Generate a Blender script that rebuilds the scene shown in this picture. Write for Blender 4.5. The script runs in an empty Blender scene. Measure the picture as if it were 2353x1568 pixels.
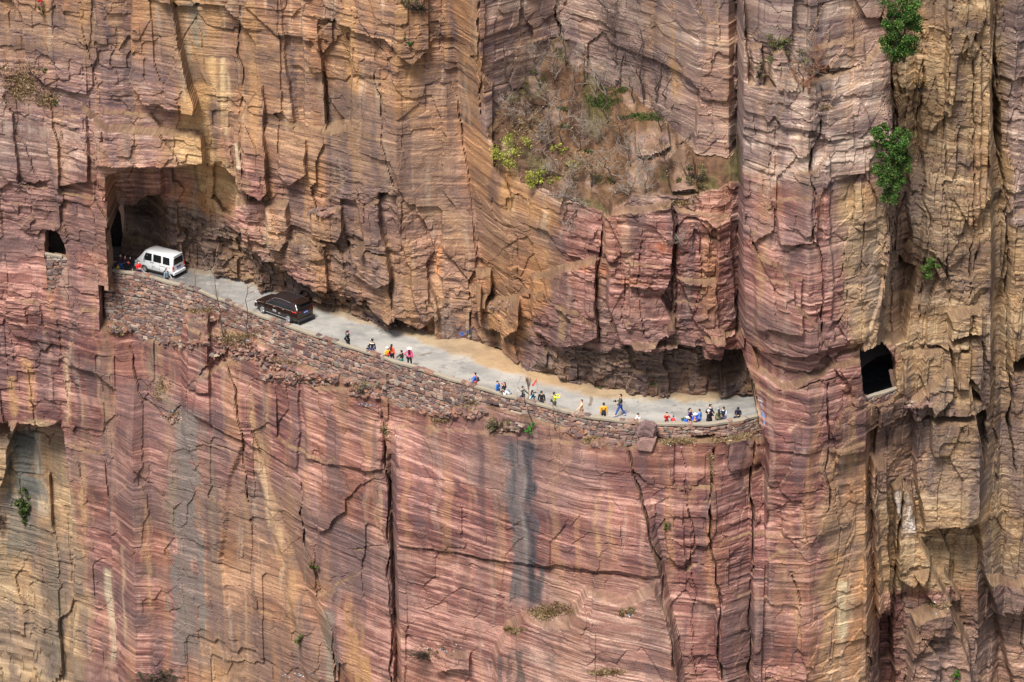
import bpy, bmesh, math, random, os
import numpy as np
from mathutils import Vector, Matrix
random.seed(7)
R = math.radians
SC = bpy.context.scene
COL = SC.collection
QUICK = float(os.environ.get('CLIFF_Q', '1'))
# ------------------------------------------------------------------ camera geometry
PITCH = R(24.0); DIST = 200.0; FP = 6400.0; TZ = 3.3
CP, SP = math.cos(PITCH), math.sin(PITCH)
CAM = np.array([0.0, -DIST*CP, TZ+DIST*SP])
def proj(x, y, z):
    d = (y-CAM[1])*CP-(z-CAM[2])*SP
    u = (y-CAM[1])*SP+(z-CAM[2])*CP
    return 1176.5+FP*x/d, 784-FP*u/d
def ray(px, py):
    a = (px-1176.5)/FP; b = (784-py)/FP
    return a, CP+b*SP, -SP+b*CP
def at_z(px, py, z):
    dx, dy, dz = ray(px, py); t = (z-CAM[2])/dz
    return dx*t, CAM[1]+dy*t
def at_y(px, py, y):
    dx, dy, dz = ray(px, py); t = (y-CAM[1])/dy
    return dx*t, CAM[2]+dz*t
# ------------------------------------------------------------------ noise
_rs = np.random.RandomState(11)
TAB = _rs.rand(12, 256, 256).astype(np.float32)
def vn(u, v, s=0):
    u = np.asarray(u, np.float32); v = np.asarray(v, np.float32); u, v = np.broadcast_arrays(u, v)
    iu = np.floor(u); iv = np.floor(v); fu = u-iu; fv = v-iv
    fu = fu*fu*(3-2*fu); fv = fv*fv*(3-2*fv)
    iu = iu.astype(np.int32)+s*57; iv = (iv.astype(np.int32)+s*31) & 255; T = TAB[s % 12].ravel()
    i0 = (iu & 255) << 8; i1 = ((iu+1) & 255) << 8; j1 = (iv+1) & 255
    a = T.take(i0+iv); b = T.take(i1+iv); c = T.take(i0+j1); d = T.take(i1+j1)
    a += (b-a)*fu; c += (d-c)*fu
    return a+(c-a)*fv
def fbm(u, v, s=0, n=4, g=.5):
    r = 0; a = 1; t = 0
    for k in range(n):
        r = r+a*vn(u*2**k+k*17.3, v*2**k+k*9.1, s+k); t += a; a *= g
    return r/t
def cells(u, v, s=0, jit=.75):
    iu = np.floor(u).astype(np.int64); iv = np.floor(v).astype(np.int64)
    F1 = np.full(u.shape, 9., np.float32); F2 = F1.copy()
    I = np.zeros(u.shape, np.float32); TX = I.copy(); TY = I.copy()
    for a in (-1, 0, 1):
        for b in (-1, 0, 1):
            ci = iu+a; cj = iv+b; p = ci & 255; q = cj & 255
            jx = (TAB[s % 12][p, q]-.5)*jit+.5; jy = (TAB[(s+1) % 12][p, q]-.5)*jit+.5
            dx = (u-ci-jx).astype(np.float32); dy = (v-cj-jy).astype(np.float32)
            ax = abs(dx); ay = abs(dy)
            d = np.maximum(ax, ay)*.93+(ax+ay)*.07
            m = d < F1
            F2 = np.where(m, F1, np.minimum(F2, d)); F1 = np.where(m, d, F1)
            I = np.where(m, TAB[(s+2) % 12][p, q], I)
            TX = np.where(m, dx*(TAB[(s+3) % 12][p, q]-.5)*2, TX)
            TY = np.where(m, dy*(TAB[(s+4) % 12][p, q]-.5)*2, TY)
    return I, F2-F1, TX, TY
def ss(a, b, x):
    t = np.clip((x-a)/(b-a), 0, 1); return t*t*(3-2*t)
def sdf(px, py, poly):
    P = np.array(poly, float); n = len(P)
    d = np.full(px.shape, 1e18); ins = np.zeros(px.shape, bool)
    for i in range(n):
        ax, ay = P[i]; bx, by = P[(i+1) % n]
        ex, ey = bx-ax, by-ay; wx, wy = px-ax, py-ay
        t = np.clip((wx*ex+wy*ey)/(ex*ex+ey*ey+1e-9), 0, 1)
        d = np.minimum(d, (wx-t*ex)**2+(wy-t*ey)**2)
        c = ((ay <= py) & (by > py)) | ((by <= py) & (ay > py))
        if ey != 0: ins ^= c & (wx-(wy/ey)*ex < 0)
    d = np.sqrt(d)
    return np.where(ins, d, -d)          # positive inside
def seg(px, py, line):
    """distance to a polyline and position 0..1 along it"""
    P = np.array(line, float); L = np.hypot(*(P[1:]-P[:-1]).T); tot = L.sum(); acc = 0
    d = np.full(px.shape, 1e9); tt = np.zeros(px.shape)
    for i in range(len(P)-1):
        ax, ay = P[i]; ex, ey = P[i+1]-P[i]
        t = np.clip(((px-ax)*ex+(py-ay)*ey)/(ex*ex+ey*ey), 0, 1)
        q = np.hypot(px-ax-t*ex, py-ay-t*ey); m = q < d
        d = np.where(m, q, d); tt = np.where(m, (acc+t*L[i])/tot, tt); acc += L[i]
    return d, tt
def lin(c):
    c = np.asarray(c, float)/255.
    return np.where(c <= .04045, c/12.92, ((c+.055)/1.055)**2.4)
def rgb(r, g, b): return tuple(float(v) for v in lin((r, g, b)))
# ------------------------------------------------------------------ objects
def tag(o, label=None, cat=None, group=None, kind=None):
    if label: o['label'] = label
    if cat: o['category'] = cat
    if group: o['group'] = group
    if kind: o['kind'] = kind
    return o
def empty(name, loc=(0, 0, 0), rz=0):
    o = bpy.data.objects.new(name, None); COL.objects.link(o)
    o.location = loc; o.rotation_euler = (0, 0, rz); o.empty_display_size = .2
    return o
def mesh_obj(name, me, parent=None, mat=None):
    o = bpy.data.objects.new(name, me); COL.objects.link(o)
    if mat is not None and not me.materials: me.materials.append(mat)
    if parent is not None: o.parent = parent
    return o
def from_np(name, V, F, colors=None, smooth=False):
    """F: (n,k) int array of same sized faces, colours per vertex linear rgb"""
    me = bpy.data.meshes.new(name); V = np.asarray(V, np.float32); F = np.asarray(F, np.int32)
    me.vertices.add(len(V)); me.vertices.foreach_set('co', V.ravel())
    k = F.shape[1]; n = len(F)
    me.loops.add(n*k); me.loops.foreach_set('vertex_index', F.ravel())
    me.polygons.add(n); me.polygons.foreach_set('loop_start', np.arange(0, n*k, k, dtype=np.int32))
    me.polygons.foreach_set('loop_total', np.full(n, k, np.int32))
    me.polygons.foreach_set('use_smooth', np.full(n, smooth))
    me.update(calc_edges=True)
    if colors is not None:
        a = me.color_attributes.new('Col', 'FLOAT_COLOR', 'POINT')
        c = np.ones((len(V), 4), np.float32); c[:, :3] = colors
        a.data.foreach_set('color', c.ravel())
    return me
class MB:
    """collects simple shapes into one mesh; colours per vertex optional"""
    def __init__(s): s.v = []; s.f = []; s.c = []
    def add(s, vs, fs, c=None):
        n = len(s.v); s.v += [tuple(v) for v in vs]; s.f += [tuple(i+n for i in f) for f in fs]
        s.c += [c or (1, 1, 1)]*len(vs)
    def box(s, c, d, m=None, j=0, col=None, taper=1.):
        vs = []
        for z in (-.5, .5):
            for x, y in ((-.5, -.5), (.5, -.5), (.5, .5), (-.5, .5)):
                k = taper if z > 0 else 1
                p = Vector((x*d[0]*k+random.uniform(-j, j)*d[0], y*d[1]*k+random.uniform(-j, j)*d[1], z*d[2]+random.uniform(-j, j)*d[2]))
                if m is not None: p = m @ p
                vs.append(p+Vector(c))
        s.add(vs, [(0, 3, 2, 1), (4, 5, 6, 7), (0, 1, 5, 4), (1, 2, 6, 5), (2, 3, 7, 6), (3, 0, 4, 7)], col)
    def tube(s, pts, rad, n=5, col=None, cap=True):
        pts = [Vector(p) for p in pts]; rings = []; up = Vector((.3, .2, 1)).normalized(); base = len(s.v); vs = []
        for i, p in enumerate(pts):
            d = (pts[min(i+1, len(pts)-1)]-pts[max(i-1, 0)])
            if d.length < 1e-6: d = Vector((0, 0, 1))
            d.normalize()
            a = d.cross(up)
            if a.length < .05: a = d.cross(Vector((1, 0, 0)))
            a.normalize(); b = d.cross(a); r = rad[i] if hasattr(rad, '__len__') else rad
            vs += [p+(a*math.cos(t*2*math.pi/n)+b*math.sin(t*2*math.pi/n))*r for t in range(n)]
        fs = []
        for i in range(len(pts)-1):
            for t in range(n): fs.append((i*n+t, i*n+(t+1) % n, (i+1)*n+(t+1) % n, (i+1)*n+t))
        if cap: fs.append(tuple(range(n))[::-1]); fs.append(tuple((len(pts)-1)*n+t for t in range(n)))
        s.add(vs, fs, col)
    def ball(s, c, r, seg=10, ring=7, m=None, col=None):
        vs = []; fs = []
        for i in range(ring+1):
            th = math.pi*i/ring
            for k in range(seg):
                ph = 2*math.pi*k/seg
                p = Vector((r[0]*math.sin(th)*math.cos(ph), r[1]*math.sin(th)*math.sin(ph), r[2]*math.cos(th)))
                if m is not None: p = m @ p
                vs.append(p+Vector(c))
        for i in range(ring):
            for k in range(seg): fs.append((i*seg+k, (i+1)*seg+k, (i+1)*seg+(k+1) % seg, i*seg+(k+1) % seg))
        s.add(vs, fs, col)
    def build(s, name, mat, parent=None, smooth=False, usecol=False):
        me = bpy.data.meshes.new(name); me.from_pydata(s.v, [], s.f); me.update()
        if smooth: me.polygons.foreach_set('use_smooth', [True]*len(me.polygons))
        if usecol:
            a = me.color_attributes.new('Col', 'FLOAT_COLOR', 'POINT')
            a.data.foreach_set('color', np.array([(*c, 1) for c in s.c], np.float32).ravel())
        return mesh_obj(name, me, parent, mat)
# ------------------------------------------------------------------ materials
def mat_plain(name, c, rough=.6, metal=0, spec=.5, emit=None, noise=0):
    m = bpy.data.materials.new(name); m.use_nodes = True; nt = m.node_tree; b = nt.nodes['Principled BSDF']
    b.inputs['Base Color'].default_value = (*c, 1); b.inputs['Roughness'].default_value = rough
    b.inputs['Metallic'].default_value = metal; b.inputs['Specular IOR Level'].default_value = spec
    if noise:
        t = nt.nodes.new('ShaderNodeTexNoise'); t.inputs['Scale'].default_value = 9; t.inputs['Detail'].default_value = 4
        tc = nt.nodes.new('ShaderNodeTexCoord'); nt.links.new(tc.outputs['Object'], t.inputs['Vector'])
        r = nt.nodes.new('ShaderNodeMapRange'); r.inputs[3].default_value = 1-noise; r.inputs[4].default_value = 1+noise
        nt.links.new(t.outputs['Fac'], r.inputs[0])
        mx = nt.nodes.new('ShaderNodeVectorMath'); mx.operation = 'MULTIPLY'
        mx.inputs[0].default_value = c; nt.links.new(r.outputs[0], mx.inputs[1]); nt.links.new(mx.outputs[0], b.inputs['Base Color'])
    return m
def mat_vcol(name, rough=.9, var=.25, scale=5, bump=.4, strata=0., bdist=.05):
    """vertex colour x fine object-space noise (and horizontal bedding), with matching bump"""
    m = bpy.data.materials.new(name); m.use_nodes = True; nt = m.node_tree; N = nt.nodes; L = nt.links
    b = N['Principled BSDF']; b.inputs['Roughness'].default_value = rough; b.inputs['Specular IOR Level'].default_value = .15
    at = N.new('ShaderNodeAttribute'); at.attribute_name = 'Col'
    tc = N.new('ShaderNodeTexCoord')
    def noise(sc, vec, det=5, rgh=.6):
        mp = N.new('ShaderNodeMapping'); mp.inputs['Scale'].default_value = vec; L.new(tc.outputs['Object'], mp.inputs[0])
        t = N.new('ShaderNodeTexNoise'); t.inputs['Scale'].default_value = sc; t.inputs['Detail'].default_value = det
        t.inputs['Roughness'].default_value = rgh; L.new(mp.outputs[0], t.inputs['Vector']); return t.outputs['Fac']
    def rng(s, a, b2, lo=.3, hi=.7):
        r = N.new('ShaderNodeMapRange'); r.inputs[1].default_value = lo; r.inputs[2].default_value = hi
        r.inputs[3].default_value = a; r.inputs[4].default_value = b2; L.new(s, r.inputs[0]); return r.outputs[0]
    n1 = noise(scale, (1, 1, 1)); f = rng(n1, 1-var, 1+var)
    hh = n1
    if strata:
        n2 = noise(1.0, (.35, .35, 9.0), 6, .65)
        g = rng(n2, 1-strata, 1+strata)
        mu = N.new('ShaderNodeMath'); mu.operation = 'MULTIPLY'; L.new(f, mu.inputs[0]); L.new(g, mu.inputs[1]); f = mu.outputs[0]
        ad = N.new('ShaderNodeMath'); ad.operation = 'ADD'; L.new(n1, ad.inputs[0]); L.new(n2, ad.inputs[1]); hh = ad.outputs[0]
    vm = N.new('ShaderNodeVectorMath'); vm.operation = 'MULTIPLY'; L.new(at.outputs['Color'], vm.inputs[0]); L.new(f, vm.inputs[1])
    L.new(vm.outputs[0], b.inputs['Base Color'])
    bp = N.new('ShaderNodeBump'); bp.inputs['Strength'].default_value = bump; bp.inputs['Distance'].default_value = bdist
    L.new(hh, bp.inputs['Height']); L.new(bp.outputs[0], b.inputs['Normal'])
    return m
ROCKGAIN = 0.72; EXPO = 0.8
# ------------------------------------------------------------------ road lines (photo pixels of the 2353 px wide view -> metres)
def line_world(pts, z):
    a = np.array([at_z(px, py, z) for px, py in pts]); o = np.argsort(a[:, 0]); return a[o, 0], a[o, 1]
PARA = [(236, 616), (330, 632), (450, 665), (600, 725), (700, 762), (800, 795), (940, 840), (1100, 890), (1200, 918), (1340, 955),
        (1450, 969), (1530, 974), (1600, 975), (1650, 972), (1700, 966), (1762, 950)]
BACK = [(180, 562), (251, 577), (317, 595), (422, 621), (540, 640), (654, 678), (730, 710), (900, 757), (1000, 790), (1100, 822),
        (1180, 850), (1300, 884), (1380, 899), (1450, 908), (1600, 915), (1725, 907), (1800, 900)]
PX, PY = line_world(PARA, .85)
BX, BY = line_world(BACK, 0.)
yp = lambda x: np.interp(x, PX, PY)
yb = lambda x: np.interp(x, BX, BY)
# ------------------------------------------------------------------ cliff grid
st = .08*QUICK; stz = .07*QUICK
xs = np.concatenate([np.arange(-62, -43.5, .5), np.arange(-43.5, 41.5, st), np.arange(41.5, 60, .5)])
zs = np.concatenate([np.arange(-46, -33, .4), np.arange(-33, 36, stz), np.arange(36, 46, .4)])
X, Z = np.meshgrid(xs, zs)
def ridge(px, py, rows, lines):
    """lines: [(px at each row), (y at each row)]"""
    K = [(np.interp(py, rows, l[0]), np.interp(py, rows, l[1])) for l in lines]
    y = np.where(px < K[0][0], K[0][1], K[-1][1])
    for (a, ya), (b, yb_) in zip(K[:-1], K[1:]):
        m = (px >= a) & (px < b); t = (px-a)/np.maximum(b-a, 1e-3); y = np.where(m, ya+(yb_-ya)*t, y)
    return y
def solve(fn, y0=0., n=4):
    Y = np.full(X.shape, y0, float)
    for _ in range(n):
        px, py = proj(X, Y, Z); Y = fn(px, py)
    return Y
c = lambda p, y: ((p,)*4, (y,)*4)
rows = (-100, 300, 600, 900)
FR = [c(-400, 23), c(0, 21.0), c(140, 19.6), c(246, 17.7), c(450, 16.3), c(600, 14.3), c(760, 11.1), c(911, 7.7),
      ((1020, 1065, 1110, 1160), (9.5, 8.8, 7.4, 5.6)), ((1088, 1118, 1170, 1210), (5.4, 4.6, 3.4, 2.2)),
      c(1300, -.9), c(1400, -2.8), c(1550, -4.1), c(1650, -4.6), c(1696, -3.6), ((1706, 1706, 1706, 1722), (-5.6, -5.6, -6.0, -6.2)),
      ((1770, 1770, 1770, 1778), (-7.4, -7.6, -8.4, -9.2)), ((1860,)*4, (-8.2, -9.0, -10.0, -10.6)), ((1990,)*4, (-6.2, -7.2, -8.0, -8.6)),
      ((2034, 2052, 2040, 1996), (-5.4, -6.2, -6.8, -8.2)), ((2044, 2062, 2052, 2012), (-3.0, -3.2, -4.4, -7.4)),
      ((2100,)*4, (-2.2, -2.2, -2.8, -5.0)), c(2170, -3.4), c(2275, -3.8), c(2296, -.8), c(2330, -2.0), c(2420, -1.5), c(2700, 0)]
WL = [((1020, 1065, 1110, 1160), (9.5, 8.8, 7.4, 5.6)), ((1088, 1118, 1170, 1210), (5.4, 4.6, 3.4, 2.2)), c(1288, 10.6), c(1500, 3.6), c(1600, -1.2), c(1674, -2.4), c(1700, -1.0), c(1708, -1.0)]
rows2 = (600, 1000, 1300, 1568)
LW = [c(-400, 22), c(0, 20.4), ((140, 140, 165, 180), (19.2, 18.6, 18.2, 17.6)), ((252, 262, 268, 275), (17.2, 16.4, 16.0, 15.6)), ((296, 304, 310, 316), (14.7, 14.0, 13.6, 13.2)),
      ((318, 340, 360, 380), (15.4, 14.6, 13.8, 13.0)), ((430, 440, 460, 480), (12.6, 12.2, 11.6, 11.2)), ((520, 555, 640, 740), (10.8, 9.6, 7.2, 4.2)),
      ((545, 585, 690, 790), (10.9, 9.7, 6.6, 3.8)), ((690, 690, 720, 810), (5.2, 5.2, 4.4, 2.0)), ((884, 884, 896, 905), (.3, .3, -.4, -.9)), ((896, 896, 906, 915), (1.2, 1.2, .8, .2)),
      ((905, 905, 914, 924), (-.6, -.8, -1.2, -1.6)), c(1100, -4.4), c(1200, -6.4), c(1340, -9.4), ((1440, 1445, 1510, 1560), (-10.3, -10.5, -11.6, -12.4)),
      ((1455, 1462, 1528, 1578), (-9.0, -9.4, -10.4, -11.2)), ((1630, 1630, 1645, 1660), (-10.8, -10.8, -11.2, -11.4)), ((1722,)*4, (-9.2, -9.4, -9.8, -10.2)),
      ((1732,)*4, (-8.9, -10.2, -10.6, -11.0)), ((1860,)*4, (-10.6, -10.8, -11.2, -11.6)), ((1990,)*4, (-8.6, -8.7, -9.2, -9.6)), ((2004, 2004, 2020, 2030), (-7.2, -6.2, -5.4, -5.4)), c(2100, -4.6), c(2250, -4.6),
      c(2300, -1.6), c(2420, -3), c(2700, -1)]
U1 = solve(lambda a, b: ridge(a, b, rows, FR))
W1 = solve(lambda a, b: ridge(a, b, rows, WL), 6)
L1 = solve(lambda a, b: ridge(a, b, rows2, LW))
px0, py0 = proj(X, U1, Z)
# the planted ledge between the two upper walls
zf = np.interp(px0, [1130, 1200, 1300, 1400, 1450, 1600, 1680], [16.6, 13.9, 14.0, 14.6, 15.8, 16.4, 17.5])
kf = np.interp(px0, [1130, 1200, 1290, 1400, 1500, 1600, 1700], [.9, .95, 1.25, 1.7, 2.2, 2.0, 1.5])
ledge_n = (fbm(X*.35, Z*.35, 3, 4)-.5)*2.6+(fbm(X*1.3, Z*1.3, 6, 3)-.5)*.8
yled = U1+(Z-zf)*kf+ledge_n
inled = (px0 > 1088) & (px0 < 1704)
LED = inled & (yled > U1) & (yled < W1)
U2 = np.where(inled, np.minimum(np.maximum(W1, U1), np.maximum(U1, yled)), U1)
LED &= (U2 > U1+.05)
# tunnel wall under the cut line
CUT = [(236, 487), (300, 489), (357, 472), (364, 500), (400, 512), (470, 520), (560, 556), (610, 590), (660, 612), (700, 640), (780, 668), (860, 705),
       (930, 745), (1000, 775), (1040, 800), (1200, 840), (1252, 800), (1326, 794), (1400, 800), (1440, 797), (1491, 803), (1557, 792), (1612, 790), (1618, 812), (1712, 818), (1730, 818)]
cw = np.array([at_y(px, py, float(np.interp(px, [250, 450, 600, 760, 911, 1100, 1200, 1300, 1400, 1550, 1700], [20, 16.8, 15, 11.8, 8.2, 5.6, 2.5, -.9, -2.8, -4.1, -4.6]))) for px, py in CUT])
zcut = np.interp(X, cw[:, 0], cw[:, 1])+(fbm(X*.8, X*0+3, 5, 4)-.5)*1.1
left_in = X > at_y(247, 560, 17.7)[0]
edgeB = np.interp(Z, [-1, 0, 1, 2.2, 4.5, 8], [at_z(1757, 955, .8)[0]-.05, at_z(1752, 955, .8)[0], at_z(1741, 935, 1)[0], at_z(1727, 890, 2)[0], at_z(1716, 830, 4)[0], at_y(1708, 700, -6)[0]])
edgeB = edgeB+(vn(Z*1.3, Z*0, 2)-.5)*.35
right_in = X < edgeB
inroad = left_in & right_in
back = yb(X)-ss(0, 4.5, Z)*.5
U3 = U2.copy()
# the big hollow at the left mouth with its inner block
mp = proj(X, U2, Z)
mouth = sdf(mp[0]+(fbm(X*.9, Z*.9, 4, 3)-.5)*10, mp[1]+(fbm(X*.9, Z*.9, 7, 3)-.5)*6, [(246, 396), (300, 386), (345, 387), (405, 391), (440, 384), (475, 381), (520, 395), (560, 420), (612, 447), (606, 458), (575, 462), (538, 477), (560, 560), (560, 760), (246, 760)])
mx = np.interp(mp[0], [246, 355, 362, 420, 500, 545, 600], [21.8, 21.2, 22.0, 21.4, 19.2, 17.6, 16.2])
U3 = np.where((mouth > 0) & inroad, np.maximum(U3, U3+(mx-U3)*ss(0, 4, mouth)), U3)
under = inroad & (Z < zcut)
tb = np.clip((zcut-Z)/.5, 0, 1)
deep = ss(1600, 1680, px0)*ss(1725, 1700, px0)*ss(.8, 3.0, Z)*4.5*(px0 < 1730)+ss(400, 300, px0)*ss(.3, 2.5, Z)*3.5
U3 = np.where(under, np.maximum(U3, U3+(np.maximum(back+deep, U3)-U3)*tb), U3)
# below the road
WBASE = [(244, 738), (300, 748), (330, 778), (415, 772), (424, 722), (478, 716), (486, 760), (560, 772), (620, 800), (640, 832), (760, 856), (860, 884), (905, 926),
         (1000, 946), (1050, 935), (1129, 926), (1202, 948), (1246, 972), (1304, 984), (1378, 1012), (1455, 1026), (1512, 1000), (1640, 992), (1700, 1004), (1745, 1014)]
wb = []
for a, b in WBASE:
    y = 0.
    for _ in range(5):
        x, z = at_y(a, b, y); y = float(yp(x))-.55
    wb.append((x, z))
wb = np.array(wb); zbase = lambda x: np.interp(x, wb[:, 0], wb[:, 1])
wallx0, wallx1 = at_z(234, 617, .85)[0], at_z(1760, 952, .85)[0]
inw = ss(wallx0-.3, wallx0, X)*ss(wallx1+.1, wallx1-.1, X)
zb = zbase(X)+(fbm(X*.7, X*0, 8, 3)-.5)*.5
step = ss(-.1, .4, Z-zb+.15)
Lw = L1+(yp(X)-.72-L1)*ss(wallx0-.2, wallx0+2.5, X); Llow = np.where(inw > .5, Lw+(np.minimum(L1, Lw)-Lw)*ss(0, 9, zb-Z), L1)-.05*np.clip(-Z-4, 0, 40)*.6
shelf = yp(X)+.1
D_low = np.where(inw > .5, Llow+(shelf-Llow)*step, L1+(U3-L1)*ss(-1.5, 3, Z))

D = np.where(Z < np.where(inroad, -.3, 0), D_low, np.where(inroad, U3, L1+(U3-L1)*ss(-1.5, 3, Z)))
D = np.where((Z >= 0) & (~inroad) & (X > 5), np.minimum(D, U3), D)
ROADBAND = (np.abs(Z) < .12)
# ------------------------------------------------------------------ authored blocks, hollows, cracks
def sub(px, py, poly, pad):
    P = np.array(poly); return (px > P[:, 0].min()-pad) & (px < P[:, 0].max()+pad) & (py > P[:, 1].min()-pad) & (py < P[:, 1].max()+pad)
wx = (fbm(X*.55, Z*.55, 1, 4)-.5)*1.; wz = (fbm(X*.55, Z*.55, 6, 4)-.5)*1.
HOLE = np.zeros(X.shape, bool)
def feat(poly, d, soft=4, grad=None, warp=14, zone=None):
    """push (d<0 toward the camera) or carve (d>0) the area of a polygon; grad=(gx,gy) d change per px from its centre"""
    global D
    q = proj(X, D+(d if d < 0 else 0), Z)
    m = sub(q[0], q[1], poly, 20)
    if zone is not None: m &= zone
    px = q[0][m]+wx[m]*warp; py = q[1][m]+wz[m]*warp
    s = sdf(px, py, poly); dd = d
    if grad:
        cx, cy = np.mean(np.array(poly), axis=0)
        dd = d+(px-cx)*grad[0]+(py-cy)*grad[1]
        dd = np.minimum(dd, 0) if d < 0 else np.maximum(dd, 0)
    k = ss(0, soft, s); D[m] += dd*k
    if d == 1.3: HOLE[m] |= k > .97
def crack(line, d=.8, w=3., warp=10):
    q = proj(X, D, Z); m = sub(q[0], q[1], line, 14)
    px = q[0][m]+wx[m]*warp; py = q[1][m]+wz[m]*warp
    px = px+(fbm(X[m]*0+d*9, Z[m]*.45, 5, 3)-.5)*26; py = py+(fbm(X[m]*.45, Z[m]*0+w, 6, 3)-.5)*12
    s, t = seg(px, py, line); ww = w*(.25+1.1*vn(t*26, t*0, 4))
    D[m] += d*(.35+.9*vn(t*17, t*0, 7))*ss(1, .1, s/ww)*ss(0, .04, t)*ss(1, .96, t)
hi = Z > .15; lo = Z < -.4
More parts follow.
